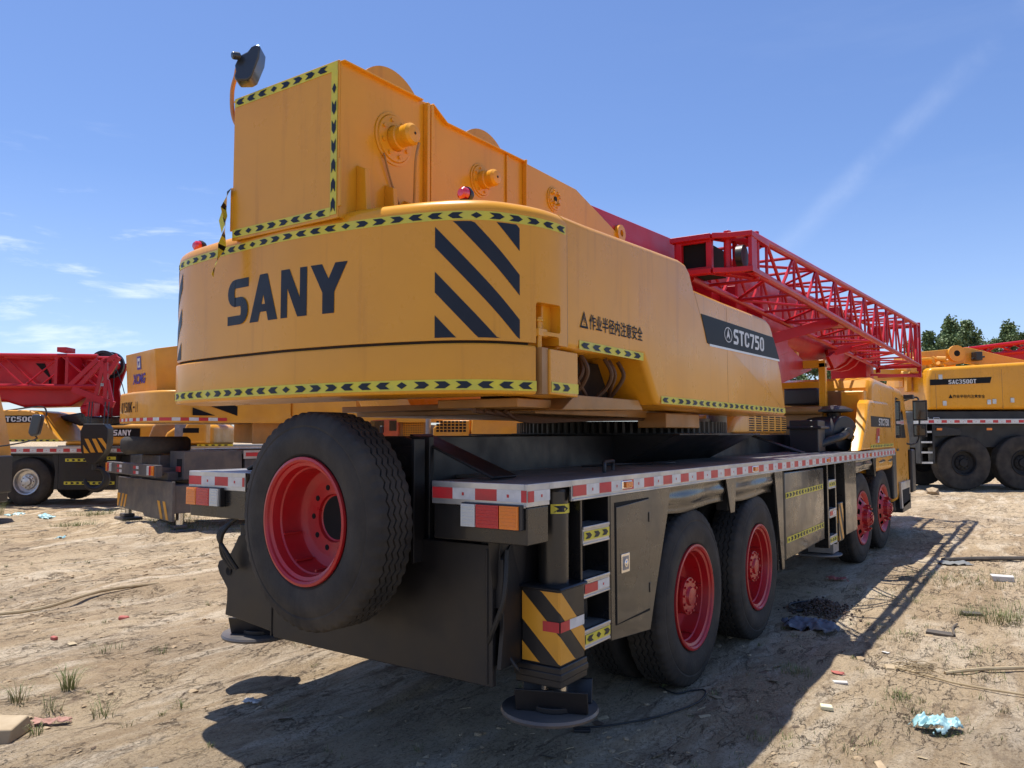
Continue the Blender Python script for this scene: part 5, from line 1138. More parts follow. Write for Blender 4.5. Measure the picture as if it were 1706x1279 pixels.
for i in range(46):
    x, y = rn.gauss(0, .10), rn.gauss(0, .10); a = rn.uniform(-.4, 1.4); l = rn.uniform(.06, .22); mb.tube([(x, y, .01 + rn.random() * .03), (x + l * math.cos(a) * .5, y + l * math.sin(a) * .5, .02 + rn.random() * .03), (x + l * math.cos(a), y + l * math.sin(a), .01)], .003, 5)
o = mb.build('twig_heap', 'dry_stalk', smooth=0); o.location = (2.52, 3.62, gz(2.52, 3.62)); tag(o, 'loose heap of dry brown twigs on the sunlit dirt', 'twigs')
mb = MB(); blob(mb, (0, 0, .12), .20, rn, .8); o = mb.build('stone', 'clod'); o.location = (.72, 22.7, 0); tag(o, 'round dark stone on the dirt before the wheels of the crane at the right', 'stone')
mb = MB(); mb.box(-.05, .05, -.03, .03, 0, .02); o = mb.build('phone_charger', 'black_plastic', bevel=.006); o.location = (1.10, 1.02, gz(1.1, 1.02) + .0); o.rotation_euler = (0, 0, .5); tag(o, 'small black plug lying at the end of the cable by the foot pad', 'plug')
# ============================================================ neighbouring machines, each in its own frame
CAMP = Vector((3.460266, -3.217251, 0)); RH = Vector((.82825, .56035, 0)); FH = Vector((-.56035, .82825, 0)); RZ = math.atan2(.56035, .82825)
def at(D, L=0.): return CAMP + FH * D + RH * L
def loc_of(D):      # photograph measure -> metres in the frame of a machine standing D metres off, broadside on
    k = D / 1304.
    return (lambda u: (u - 853) * k), (lambda v: 1.79 - (v - 723) * k)
def simple_wheel(parent, x, y, z, Ro, Ri, T, rimmat, facing=(0, -1), rim_in=.08):
    """wheel whose outer face looks towards -y of its machine"""
    t = MB(); d = Ro - Ri
    t.lathe([(.03, Ri), (0, Ri + .3 * d), (0, Ri + .6 * d), (.03, Ro - .03), (.06, Ro), (T - .06, Ro), (T - .03, Ro - .03), (T, Ri + .5 * d), (T - .03, Ri)], (0, 0, 0), 'y', 96, fn=lambda j, tt, r, a: (tt, r - (.012 if j in (3, 4, 5, 6) and int(a * 72 / (2 * PI) + .01) % 2 else 0)))
    r = MB(); r.lathe([(.02, Ri + .01), (.0, Ri), (.01, Ri - .03), (rim_in, Ri - .05), (rim_in + .02, Ri * .62), (rim_in - .02, Ri * .55), (rim_in - .03, Ri * .34), (rim_in - .09, Ri * .30), (rim_in - .10, 0)], (0, 0, 0), 'y', 40)
    for i in range(10): a = 2 * PI * i / 10; r.cyl((Ri * .45 * math.cos(a), rim_in - .03, Ri * .45 * math.sin(a)), (Ri * .45 * math.cos(a), rim_in - .07, Ri * .45 * math.sin(a)), Ri * .045, seg=6)
    w = r.build('wheel', rimmat, parent, smooth=30); w.location = (x, y, z); t.build('tyre', 'rubber', w, smooth=30); return w
def lattice(mb, x0, x1, y0, y1, zb0, zt0, zb1, zt1, n, r=.05, rb=.025):
    def c(i, s, t): f = i / n; return Vector((x0 + (x1 - x0) * f, y1 if s else y0, (zb0 + (zb1 - zb0) * f) if not t else (zt0 + (zt1 - zt0) * f)))
    for s in (0, 1):
        for t in (0, 1): mb.tube([c(0, s, t), c(n, s, t)], r, 8)
    for i in range(n):
        for s in (0, 1): mb.tube([c(i, s, 0 if i % 2 else 1), c(i + 1, s, 1 if i % 2 else 0)], rb, 6)
        for t in (0, 1): mb.tube([c(i, 0, t), c(i, 1, t)], rb, 6); mb.tube([c(i, i % 2, t), c(i + 1, 1 - i % 2, t)], rb * .8, 6)
GRP = 'truck cranes parked around the yard'
# ---------------- crane at the far left, STC500
X, Z = loc_of(20.)
A = thing('truck_crane', 'yellow crane marked STC500 at the left edge with red boom and lattice jib', 'truck crane', at(20), RZ, GRP)
mb = MB(); mb.box(-22, X(212), .25, 2.4, .75, 1.30); mb.box(X(100), X(196), .02, .3, Z(813), Z(752)); mb.box(-22, X(212), .0, 2.6, 1.30, 1.40)
mb.prism([(X(88), 1.38), (X(100), 1.38), (X(100), .42), (X(92), .42), (X(94), .9)], 'y', .03, .3); mb.build('carrier_frame', 'black_satin_paint', A, bevel=.02)
mb = MB(); mb.box(-22, X(212), -.03, -.0, Z(752), Z(741)); mb.build('deck_edge', 'aluminium', A); redwhite_tape('reflective_tape', py(-.031), -16, X(212), Z(750), Z(744.5), A, .17, .17, 0)
for xx in (X(47), X(47) - 1.5, X(47) - 6.0, X(47) - 7.4): simple_wheel(A, xx, .02, .62, .62, .33, .32, 'aluminium', rim_in=.1); simple_wheel(A, xx, 2.2, .62, .62, .33, .32, 'rubber_dark')
chevron_tape('warning_tape', py(.018), X(111), X(147), Z(766), Z(761), A, pitch=.14); chevron_tape('warning_tape', py(.018), X(180), X(195), Z(763), Z(758), A, pitch=.14); chevron_tape('warning_tape', py(.018), X(110), X(194), Z(804), Z(799), A, pitch=.14)
mb = MB(); mb.prism([(-18, Z(733)), (X(101), Z(733)), (X(95), Z(727)), (X(58), Z(684)), (X(40), Z(680)), (-18, Z(676))], 'y', .1, 2.3); up = mb.build('upper_cover', 'yellow_paint_old', A, bevel=.05, seg=3)
mb = MB(); mb.prism([(X(-60), Z(690)), (X(57), Z(689)), (X(66), Z(701)), (X(-60), Z(702))], 'y', .085, .11); mb.build('model_plate', 'decal_black', up)
mb = MB(); block_text(mb, 'STC500', lambda u, v, e=0.: (u, .080 - e * .3, v), even_spans(6, X(-3), X(52), .16), Z(699.5), Z(691)); mb.build('model_lettering', 'tape_white', up, smooth=0)
chevron_tape('warning_tape', py(.095), X(10), X(96), Z(733), Z(729), up, pitch=.16)
mb = MB(); mb.prism([(-20, Z(577)), (X(40), Z(580)), (X(150), Z(588)), (X(150), Z(655)), (X(120), Z(672)), (X(40), Z(674)), (X(8), Z(664)), (-20, Z(655))], 'y', .75, 1.55); bm_ = mb.build('boom', 'red_jib_paint', A, bevel=.08, seg=3)
mb = MB(); mb.prism([(X(60), Z(598)), (X(75), Z(598)), (X(88), Z(625)), (X(88), Z(640)), (X(66), Z(640)), (X(66), Z(636)), (X(84), Z(636)), (X(84), Z(622))], 'y', .73, .75); mb.prism([(X(127), Z(600)), (X(137), Z(600)), (X(137), Z(640)), (X(132), Z(640))], 'y', .73, .75); mb.box(X(112), X(117), .735, .752, Z(640), Z(600)); mb.build('boom_recess', 'deep_black', bm_)
mb = MB(); mb.prism([(X(150), Z(592)), (X(195), Z(594)), (X(176), Z(662)), (X(190), Z(688)), (X(150), Z(690)), (X(140), Z(676)), (X(150), Z(660))], 'y', .7, .78); mb.prism([(X(150), Z(592)), (X(195), Z(594)), (X(180), Z(640)), (X(190), Z(688)), (X(150), Z(690))], 'y', 1.5, 1.58); mb.cyl((X(184), .7, Z(600)), (X(184), 1.6, Z(600)), .1); mb.build('boom_head', 'red_jib_paint', bm_, bevel=.01); bm_.location.x = -.5
mb = MB(); mb.lathe([(.85, .28), (.85, .36), (.95, .36), (.95, .28)], (X(172), 0, Z(598)), 'y', 32, closed=True); mb.lathe([(1.25, .28), (1.25, .36), (1.35, .36), (1.35, .28)], (X(172), 0, Z(598)), 'y', 32, closed=True); mb.lathe([(.9, .34), (.9, 0)], (X(172), 0, Z(598)), 'y', 32); mb.build('sheave', 'black_plastic', bm_)
mb = MB(); mb.tube([(-20, 1.0, Z(571)), (X(60), 1.0, Z(581)), (X(165), 1.0, Z(582))], .02, 6); mb.tube([(X(188), 1.0, Z(595)), (X(189), .95, Z(640)), (X(189), .9, Z(700))], .012, 5); mb.tube([(X(190), 1.0, Z(603)), (X(206), .9, Z(635)), (X(213), .9, Z(660))], .012, 5); mb.build('hoist_rope', 'black_plastic', bm_)
mb = MB(); lattice(mb, -19, X(160), .0, .62, Z(636), Z(583), Z(641), Z(590), 9, .05, .022)
for u_ in (92, 110): mb.box(X(u_ - 3), X(u_ + 2), -.02, .62, Z(640), Z(588))
lj = mb.build('lattice_jib', 'red_jib_paint', A, smooth=40)
mb = MB(); mb.beam((X(115), 0, Z(640)), (X(160), 0, Z(596)), .06, .12); mb.beam((X(128), 0, Z(644)), (X(172), 0, Z(596)), .06, .12); mb.beam((X(120), 0, Z(645)), (X(190), 0, Z(672)), .08, .16); mb.beam((X(160), 0, Z(655)), (X(172), 0, Z(598)), .08, .10); mb.beam((X(176), 0, Z(672)), (X(174), 0, Z(594)), .08, .10); mb.beam((X(170), 0, Z(600)), (X(193), 0, Z(590)), .08, .12); mb.beam((X(180), 0, Z(620)), (X(196), 0, Z(592)), .08, .10); mb.beam((X(188), 0, Z(672)), (X(178), 0, Z(630)), .06, .08)
mb.box(X(92), X(108), -.02, .4, Z(583), Z(575)); mb.build('jib_head', 'red_jib_paint', lj, bevel=.006)
mb = MB()
for u_ in (162, 163.5): 
    mb.box(X(170), X(173), -.012, -.002, Z(631), Z(625)); mb.box(X(168), X(173), -.052, -.042, Z(641), Z(636))
mb.build('reflective_tape', 'tape_white', lj)
mb = MB(); mb.prism([(X(62), Z(688)), (X(115), Z(680)), (X(118), Z(690)), (X(160), Z(690)), (X(215), Z(684)), (X(215), Z(695)), (X(160), Z(705)), (X(96), Z(706)), (X(66), Z(695))], 'y', 1.0, 1.5); mb.build('luffing_cylinder', 'black_gloss_paint', A, bevel=.05, seg=3)
mb = MB(); mb.tube([(X(-20), .2, Z(684)), (X(30), .2, Z(677)), (X(60), .15, Z(674)), (X(70), .15, Z(678)), (X(72), .15, Z(690))], .02, 6, smooth=4); mb.build('hose', 'black_plastic', A)
mb = MB(); mb.box(X(133), X(146), .3, .6, Z(690), Z(668)); mb.cyl((X(120), .5, Z(678)), (X(140), .5, Z(678)), .12); mb.build('winch_roller', 'red_jib_paint', A, bevel=.01)
# hook block hanging from the boom head
HK = thing('hook_block', 'black hook block with orange stripes hanging from the red boom head', 'hook block', at(20, X(163)) - FH * .5 + RH * .25, RZ)
mb = MB(); q = lambda u, v: (X(u) - X(163), Z(v)); mb.prism([q(147, 704), q(180, 704), q(186, 712), q(186, 735), q(181, 752), q(168, 768), q(155, 768), q(144, 748), q(142, 716)], 'y', -.16, .16); hb = mb.build('block_body', 'black_satin_paint', HK, bevel=.02)
mb = MB()
for a, b, c_, d in ((148, 728, 161, 752), (160, 728, 180, 752)): mb.prism([q(a + 2, 728), q(a + 8, 728), q(a + 20, 750), q(a + 13, 750)], 'y', -.172, -.16)
mb.prism([q(171, 727), q(178, 727), q(185, 737), q(185, 745)], 'y', -.172, -.16); mb.prism([q(148, 738), q(158, 751), q(150, 751)], 'y', -.172, -.16); mb.build('hazard_stripes', 'yellow_paint_old', HK)
mb = MB(); P_ = [(0, 0, q(162, 768)[1])]; cz0 = Z(792); Rk = .27
mb.cyl((0, 0, Z(768)), (0, 0, Z(778)), .08, seg=16); mb.tube([(.0, 0, Z(776))] + [(.02 + Rk * math.cos(a), 0, cz0 + Rk * math.sin(a)) for a in [R(t) for t in range(70, -196, -19)]], [.06, .065, .07, .075, .08, .085, .09, .09, .09, .085, .08, .07, .06, .05, .035][:15], 12); mb.build('hook', 'black_satin_paint', HK)
mb = MB()
for u_ in (148, 153, 174, 180): mb.cyl((X(u_) - X(163), .0, Z(706)), (X(u_) - X(163) - .02, .1, Z(668)), .014, seg=6)
mb.build('hoist_rope', 'black_plastic', HK)
# yellow cab nose at the left margin with its mirror
Xc, Zc = loc_of(15.)
CB = thing('truck_cab', 'yellow truck cab cut off by the left edge of the photo, black mirror', 'truck', at(15, -1.42), RZ)
mb = MB(); mb.fprism([(Xc(-160), Zc(640)), (Xc(-10), Zc(640)), (Xc(4), Zc(690)), (Xc(17), Zc(752)), (Xc(18), Zc(800)), (Xc(-160), Zc(800))], 'y', 2.3, 0, .08); bd = mb.build('cab_body', 'yellow_paint_old', CB, smooth=32)
mb = MB(); mb.box(Xc(-160), Xc(16), .05, 2.3, .35, Zc(800)); mb.box(Xc(16), Xc(28), .1, 2.2, Zc(830), Zc(760)); mb.build('bumper', 'black_plastic', CB, bevel=.04)
mb = MB(); mb.prism([(Xc(-140), Zc(655)), (Xc(-30), Zc(655)), (Xc(-14), Zc(720)), (Xc(-140), Zc(720))], 'y', -.012, 0); mb.build('cab_window', 'glass_dark', bd)
mb = MB(); mb.box(Xc(-120), Xc(-119), -.006, 0, Zc(800), Zc(700)); mb.box(Xc(2), Xc(3), -.004, 0, Zc(790), Zc(700)); mb.build('door_seam', 'dark_ochre_frame', bd)
mb = MB(); mb.prism([(Xc(66) + 1.42, Zc(688)), (Xc(82) + 1.42, Zc(688)), (Xc(83) + 1.42, Zc(694)), (Xc(77) + 1.42, Zc(722)), (Xc(65) + 1.42, Zc(725)), (Xc(60) + 1.42, Zc(718))], 'y', -.25, -.12); mr = mb.build('mirror', 'mirror_plastic', CB, bevel=.04, seg=3)
mb = MB(); mb.tube([(Xc(68) + 1.42, -.18, Zc(722)), (Xc(64) + 1.42, -.1, Zc(730)), (Xc(20) + 1.0, .1, Zc(742)), (Xc(5), .2, Zc(745))], .015, 6, smooth=3); mb.build('mirror_arm', 'black_plastic', CB)
simple_wheel(CB, Xc(-90), .05, .55, .55, .3, .3, 'grey_steel')
# ---------------- crane behind, bonnet lettered SANY
X, Z = loc_of(27.)
Bc = thing('truck_crane', 'yellow crane behind the hook block, SANY written on its black side plate', 'truck crane', at(27), RZ, GRP)
mb = MB(); mb.box(X(95), X(470), .1, 2.5, .7, 1.45); bfr = mb.build('carrier_frame', 'black_satin_paint', Bc, bevel=.02)
for u_ in (150, 215, 400): simple_wheel(Bc, X(u_), .0, .6, .6, .32, .3, 'rubber_dark')
mb = MB(); mb.box(X(95), X(470), .0, 2.6, Z(752), Z(741)); mb.build('deck_edge', 'aluminium', Bc); redwhite_tape('reflective_tape', py(-.002), X(96), X(470), Z(750), Z(745), Bc, .2, .3, 0)
mb = MB(); mb.prism([(X(100), Z(741)), (X(112), Z(716)), (X(135), Z(704)), (X(244), Z(702)), (X(320), Z(700)), (X(352), Z(706)), (X(352), Z(741))], 'y', .2, 2.4); bn = mb.build('upper_cover', 'yellow_paint_old', Bc, bevel=.15, seg=4)
mb = MB(); mb.box(X(178), X(230), .17, .2, Z(725), Z(711)); mb.build('side_plate', 'decal_black', bn)
mb = MB(); block_text(mb, 'SANY', lambda u, v, e=0.: (u, .165 - e * .3, v), even_spans(4, X(186), X(216), .12), Z(723), Z(713.5)); mb.build('lettering', 'tape_white', bn, smooth=0)
mb = MB(); mb.fprism([(X(246), Z(735)), (X(256), Z(708)), (X(262), Z(702)), (X(300), Z(702)), (X(300), Z(735))], 'y', .2, -.1, .1)
mb.build('engine_grille', 'dark_ochre_frame', Bc)
mb = MB(); mb.fprism([(X(276), Z(735)), (X(284), Z(718)), (X(296), Z(710)), (X(310), Z(709)), (X(310), Z(735))], 'y', .0, -.3, .12); mb.build('wheel_arch', 'yellow_paint_old', Bc)
mb = MB(); mb.prism([(X(302), Z(728)), (X(302), Z(694)), (X(332), Z(694)), (X(320), Z(728))], 'y', -.5, -.1); mb.cyl((X(320), -.3, Z(694)), (X(320), -.3, Z(684)), .1); mb.build('exhaust_box', 'grey_steel', Bc, bevel=.02)
mb = MB(); mb.fprism([(X(312), Z(735)), (X(322), Z(706)), (X(330), Z(700)), (X(355), Z(699)), (X(355), Z(735))], 'y', -.2, -.6, .08); mb.box(X(318), X(344), -.605, -.6, Z(719), Z(711), 1); mb.build('cab_shoulder', ['yellow_paint_old', 'decal_black'], Bc)
chevron_tape('warning_tape', py(-.004), X(330), X(390), Z(741), Z(737.5), Bc, pitch=.22)
mb = MB(); mb.prism([(X(205), Z(672)), (X(460), Z(672)), (X(460), Z(690)), (X(240), Z(696))], 'y', 1.0, 1.8); mb.build('boom', 'red_jib_paint', Bc, bevel=.05)
# ---------------- XCMG crane, tail towards us on the left
XC = thing('truck_crane', 'orange yellow XCMG crane marked QY50K-II, tail turned this way, spare tyre laid flat', 'truck crane', (-10.93, 5.39, 0), R(-13.1), GRP)
mb = MB(); mb.box(-.5, .5, .1, 10.5, .8, 1.42); mb.box(-1.20, 1.25, .6, 1.2, 1.0, 1.42); mb.box(-1.0, 1.1, .05, .35, .95, 1.12); xf = mb.build('carrier_frame', 'grey_blue_frame', XC, bevel=.02)
mb = MB(); mb.prism([(-1.45, .36), (-1.45, .95), (1.65, .97), (1.65, .26), (.2, .26), (.1, .32), (-1.3, .33)], 'y', -.05, .0); mb.box(-1.4, 1.6, 0, .45, .40, .9); tp = mb.build('outrigger_box', 'grey_blue_frame', XC, bevel=.01)
mb = MB()
for x_ in (-1.45, -1.25, -1.05): mb.prism([(x_ - .0, .36), (x_ + .10, .36), (x_ + .22, .62), (x_ + .12, .62)] if x_ > -1.4 else [(-1.45, .36), (-1.38, .36), (-1.26, .62), (-1.45, .62)], 'y', -.056, -.05)
for x_ in (1.20, 1.48): mb.prism([(x_, .28), (x_ - .12, .28), (x_ - .30, .60), (x_ - .18, .60)], 'y', -.056, -.05)
mb.build('hazard_stripes', 'yellow_paint_old', tp)
mb = MB(); mb.box(-1.55, 1.35, -.25, -.13, 1.04, 1.26); mb.box(-1.0, -.9, -.15, .4, 1.05, 1.2); mb.box(.8, .9, -.15, .4, 1.05, 1.2); bp_ = mb.build('rear_bumper', 'grey_blue_frame', XC, bevel=.01)
for x0, cols in ((-1.54, ('lens_amber', 'lens_red', 'lens_clear')), (.95, ('lens_clear', 'lens_red', 'lens_amber'))):
    for i, cn in enumerate(cols): mb = MB(); mb.box(x0 + i * .115, x0 + i * .115 + .11, -.275, -.25, 1.07, 1.235); mb.build('lens', cn, bp_, bevel=.005)
for x0 in (-.85, .15):
    redwhite_tape('reflective_tape', py(-.252), x0, x0 + .3, 1.165, 1.22, bp_, .15, .15, 1); redwhite_tape('reflective_tape', py(-.252), x0, x0 + .3, 1.07, 1.125, bp_, .15, .15, 1)
for x_, h_, y_ in ((-1.48 + .1, 0, .15), (1.48, 0, .15)):
    mb = MB(); mb.cyl((x_, y_, .12), (x_, y_, .9), .07, seg=16); jr = mb.build('jack_rod', 'steel_rod', XC)
    mb = MB(); mb.box(x_ - .28, x_ + .28, y_ - .2, y_ + .2, .06, .12); mb.box(x_ - .2, x_ + .1, y_ - .12, y_ + .1, .12, .19); mb.build('foot_pad', 'grey_blue_frame', jr, bevel=.02)
sp = MB(); sp.lathe([(.04, .33), (0, .42), (0, .56), (.05, .62), (.09, .635), (.24, .635), (.28, .62), (.33, .56), (.33, .42), (.29, .33)], (0, 0, 0), 'z', 72); so = sp.build('spare_wheel', 'rubber', XC, smooth=30); so.location = (-.15, .25, 1.44)
sp = MB(); sp.lathe([(.28, .34), (.30, .30), (.2, .28), (.18, .1)], (0, 0, 0), 'z', 32); sp.build('rim', 'grey_steel', so)
mb = MB(); mb.box(.62, 1.34, .25, 1.35, .98, 1.50); mb.box(1.0, 1.24, .24, .26, 1.02, 1.36, 1); mb.box(1.02, 1.22, .22, .245, 1.12, 1.22, 2); mb.build('outrigger_housing', ['grey_blue_frame', 'deep_black', 'tape_red'], XC, bevel=.012)
for s_ in (-1, 1):
    mb = MB(); mb.box(s_ * .5, s_ * 1.38, 1.35, 10.5, 1.44, 1.50); mb.build('deck_plate', 'checker_plate', XC)
    mb = MB(); mb.box(s_ * 1.0, s_ * 1.36, 1.4, 10.2, .6, 1.34); mb.build('side_locker', 'grey_blue_frame', XC, bevel=.02)
mb = MB(); mb.box(1.365, 1.385, 1.36, 10.5, 1.34, 1.50); mb.build('deck_edge', 'aluminium', XC); redwhite_tape('reflective_tape', px(1.386), 1.40, 10.4, 1.385, 1.46, XC, .28, .34, 1)
for y_ in (3.0, 4.4, 8.6):
    mb = MB(); mb.cyl((1.05, y_, .6), (1.38, y_, .6), .6, seg=48); wh = mb.build('tyre', 'rubber', XC, bevel=.03)
# counterweight, winch box
ol = [(-1.42, 1.0), (-1.40, .30), (-1.32, .02), (-1.15, -.14), (-.8, -.24), (0, -.30), (.8, -.24), (1.15, -.14), (1.32, .02), (1.40, .30), (1.42, 1.0), (1.42, 2.3), (-1.42, 2.3)]
mb = MB(); mb.fprism(ol, 'z', 2.03, 2.62, .05); xcw = mb.build('counterweight', 'yellow_paint_old', XC, smooth=32)
mb = MB(); u_ = 0; c_ = 1; pts = [Vector(p) for p in ol]
for i in range(1, 11):
    a, b = pts[i - 1], pts[i]
    n_ = max(1, round((b - a).length / .17)); 
    for k in range(n_):
        p0, p1 = a.lerp(b, k / n_), a.lerp(b, (k + 1) / n_); d = (b - a).normalized(); nn_ = Vector((d.y, -d.x)) * -1 if False else Vector((d.y, -d.x)); c_ = 1 - c_
        mb.quad((p0.x + nn_.x * .006, p0.y + nn_.y * .006, 2.06), (p1.x + nn_.x * .006, p1.y + nn_.y * .006, 2.06), (p1.x + nn_.x * .006, p1.y + nn_.y * .006, 2.12), (p0.x + nn_.x * .006, p0.y + nn_.y * .006, 2.12), c_)
mb.build('reflective_tape', ['tape_white', 'tape_red'], xcw, smooth=0)
def xrear(x): 
    for a, b in zip(ol[2:9], ol[3:10]):
        if a[0] <= x <= b[0]: return a[1] + (b[1] - a[1]) * (x - a[0]) / (b[0] - a[0])
    return -.3
mb = MB(); sp_ = [(-.66, -.54), (-.50, -.38), (-.34, -.22), (-.18, -.06), (-.02, .12), (.15, .24), (.27, .31), (.34, .38)]
for ch_, (a, b) in zip('QY50K-II', sp_): block_text(mb, ch_, lambda u, v, e=0.: (u, xrear(u) - .008 - e * .3, v), [(a, b)], 2.23, 2.43)
mb.build('lettering', 'decal_black', xcw, smooth=0)
stripes('hazard_stripes', lambda u, v, e=0.: (1.43, u, v), .35, 1.2, 2.16, 2.52, xcw, [(0, .4), (.8, 1.3)], slope=-.8, material='decal_black', n=6)
mb = MB(); mb.prism([(-.05, 2.62), (-.10, 3.42), (.3, 3.50), (.9, 3.55), (1.0, 3.62), (1.6, 3.68), (2.1, 3.5), (3.2, 3.3), (5.5, 3.0), (5.5, 2.6)], 'x', -1.02, -.98)
mb.prism([(-.05, 2.62), (-.10, 3.42), (.3, 3.50), (.9, 3.55), (1.0, 3.62), (1.6, 3.68), (2.1, 3.5), (3.2, 3.3), (5.5, 3.0), (5.5, 2.6)], 'x', .66, .70); mb.hexa([(-.98, -.05, 2.62), (.66, -.05, 2.62), (.66, 0, 2.62), (-.98, 0, 2.62), (-.98, -.10, 3.42), (.66, -.10, 3.42), (.66, -.04, 3.42), (-.98, -.04, 3.42)])
xt = mb.build('winch_tower', 'yellow_paint_old', XC, bevel=.008)
mb = MB(); mb.lathe([(-.9, .40), (-.6, .40), (-.6, .25), (.4, .25), (.4, .42), (.5, .42)], (0, 1.25, 3.18), 'x', 40); mb.lathe([(.70, .34), (.74, .34), (.74, .2), (.95, .18), (.95, 0)], (0, 1.35, 3.12), 'x', 24)
for k in range(14): a = 2 * PI * k / 14; mb.cyl((.72, 1.35 + .28 * math.cos(a), 3.12 + .28 * math.sin(a)), (.79, 1.35 + .28 * math.cos(a), 3.12 + .28 * math.sin(a)), .03, seg=6)
mb.build('winch_drum', 'yellow_paint_old', xt)
mb = MB(); mb.lathe([(.70, .20), (.73, .20), (.735, .10), (.80, .10), (.86, .06), (.90, .06), (.90, 0)], (0, .62, 3.12), 'x', 24); mb.tube([(.74, .55, 3.0), (.76, .5, 2.9), (.74, .42, 2.8)], .02, 6)
for k in range(10): a = 2 * PI * k / 10; mb.cyl((.72, .62 + .16 * math.cos(a), 3.12 + .16 * math.sin(a)), (.76, .62 + .16 * math.cos(a), 3.12 + .16 * math.sin(a)), .018, seg=6)
mb.build('winch_motor', 'yellow_paint_old', xt)
mb = MB(); mb.box(.72, .85, 1.0, 1.7, 2.75, 2.8); mb.cyl((.85, .45, 2.62), (.85, .45, 2.76), .12, seg=16); mb.build('winch_fitting', 'dark_ochre_frame', xt)
mb = MB(); text_faces(mb, 'XCMG', lambda u, v: (u + (v - 2.8) * .25, -.062 - (v - 2.62) * .0625, v), -.62, .10, 2.80, 3.0, bold=.035)
for (a, b, c_, d) in ((-.34, -.10, 3.08, 3.34),):
    Y = -.112
    YF_ = lambda z: -.056 - (z - 2.62) * .0625
    for ins, lf, mi_ in ((0, 0, 0), (.04, .004, 1)): mb.quad((a + ins, YF_(c_ + ins) - lf, c_ + ins), (b - ins, YF_(c_ + ins) - lf, c_ + ins), (b - ins, YF_(d - ins) - lf, d - ins), (a + ins, YF_(d - ins) - lf, d - ins), mi_)
    mb.add([(a + .07, YF_(d - .1) - .008, d - .10), (b - .07, YF_(d - .1) - .008, d - .10), ((a + b) / 2, YF_(c_ + .06) - .008, c_ + .06)], [(0, 1, 2)], 0)
mb.build('maker_lettering', ['blue_paint', 'tape_white'], xt, smooth=0)
mb = MB(); mb.box(-1.3, 1.15, 2.3, 3.9, 1.62, 2.75); mb.box(1.16, 1.22, 1.6, 3.0, 1.62, 2.1, 1); mb.prism([(2.4, 2.6), (3.9, 2.85), (3.9, 2.1), (2.4, 2.1)], 'x', .7, 1.30); mb.build('upper_body', ['yellow_paint_old', 'dark_ochre_frame'], XC, bevel=.03)
mb = MB(); mb.prism([(4.5, 2.35), (11, 2.6), (11, 3.3), (4.5, 3.1)], 'x', -.4, .45); mb.build('boom', 'yellow_paint_old', XC, bevel=.05)
mb = MB(); mb.tube([(1.2, 2.2, 2.5), (1.3, 2.3, 2.2), (1.32, 2.4, 2.05), (1.28, 2.6, 2.0)], .05, 8, smooth=5); mb.tube([(1.2, 2.05, 2.5), (1.3, 2.15, 2.2), (1.32, 2.25, 2.0)], .05, 8, smooth=5); mb.build('hose', 'dark_ochre_frame', XC)
# ---------------- machines seen through the slot under the counterweight
X, Z = loc_of(24.)
OT = thing('truck', 'orange red truck cab seen under the counterweight, beside the yellow mesh box', 'truck', at(24), RZ)
mb = MB(); mb.prism([(X(600), .5), (X(604), Z(724)), (X(614), Z(700)), (X(620), Z(695)), (X(664), Z(693)), (X(666), .5)], 'y', 0, 2.3); ob = mb.build('cab_body', 'orange_cab_paint', OT, bevel=.06, seg=3)
mb = MB(); mb.prism([(X(611), Z(719)), (X(618), Z(699.5)), (X(640), Z(699)), (X(640), Z(719))], 'y', -.015, 0); mb.box(X(649), X(661), -.015, 0, Z(716), Z(699)); mb.build('cab_window', 'glass_dark', ob); mb = MB(); mb.box(X(636), X(641), -.35, -.2, Z(722), Z(708)); mb.build('mirror', 'black_plastic', OT, bevel=.02)
for u_ in (620, 690): simple_wheel(OT, X(u_), .0, .5, .5, .28, .3, 'grey_steel')
mb = MB(); mb.box(X(600), X(760), .3, 2.0, .7, 1.0); mb.build('carrier_frame', 'black_satin_paint', OT)
MX = thing('mesh_box', 'yellow mesh sided box standing behind the orange red truck cab', 'mesh box', at(24.3), RZ)
mb = MB(); x0, x1, z0, z1 = X(668), X(706), 1.0, Z(694)
for i in range(14): t = i / 13; mb.box(x0 + (x1 - x0) * t - .012, x0 + (x1 - x0) * t + .012, -.02, .0, z0, z1)
for i in range(20): t = i / 19; mb.box(x0, x1, -.03, -.005, z0 + (z1 - z0) * t - .012, z0 + (z1 - z0) * t + .012)
mx = mb.build('mesh_panel', 'yellow_paint_old', MX)
mb = MB(); mb.prism([(x0 - .12, .9), (x0 - .05, z1), (x0 + .03, z1 + .03), (x0 + .03, .9)], 'y', -.05, .3); mb.box(x0, x1, .25, .3, z0, z1); mb.box(x1 - .03, x1 + .05, -.05, .3, .9, z1); mb.box(x0, x1, -.05, .3, .0, 1.0); mb.build('frame', 'dark_ochre_frame', MX)
G = thing('truck_crane', 'yellow crane marked QY50K-II seen through the slot above the main chassis', 'truck crane', at(23), RZ, GRP); X, Z = loc_of(23.)
mb = MB(); mb.fprism([(X(782), .8), (X(786), Z(693)), (X(792), Z(686)), (X(960), Z(684)), (X(960), .8)], 'y', 2.4, 0, .06); gb = mb.build('body', 'yellow_paint_old', G, smooth=32)
mb = MB(); block_text(mb, 'QY50K-II', lambda u, v, e=0.: (u, -.01 - e * .3, v), even_spans(8, X(808), X(840), .15), Z(697), Z(690)); mb.build('lettering', 'decal_black', gb, smooth=0)
mb = MB(); block_text(mb, 'XCMG', lambda u, v, e=0.: (u, -.01 - e * .3, v), even_spans(4, X(872), X(888), .1), Z(721), Z(715)); mb.build('lettering', 'blue_paint', gb, smooth=0)
mb = MB()
for i in range(8):
    for j in range(4): mb.box(X(727 + i * 6.4), X(731.6 + i * 6.4), -.012, .0, Z(718 - j * 5), Z(714.6 - j * 5), 1)
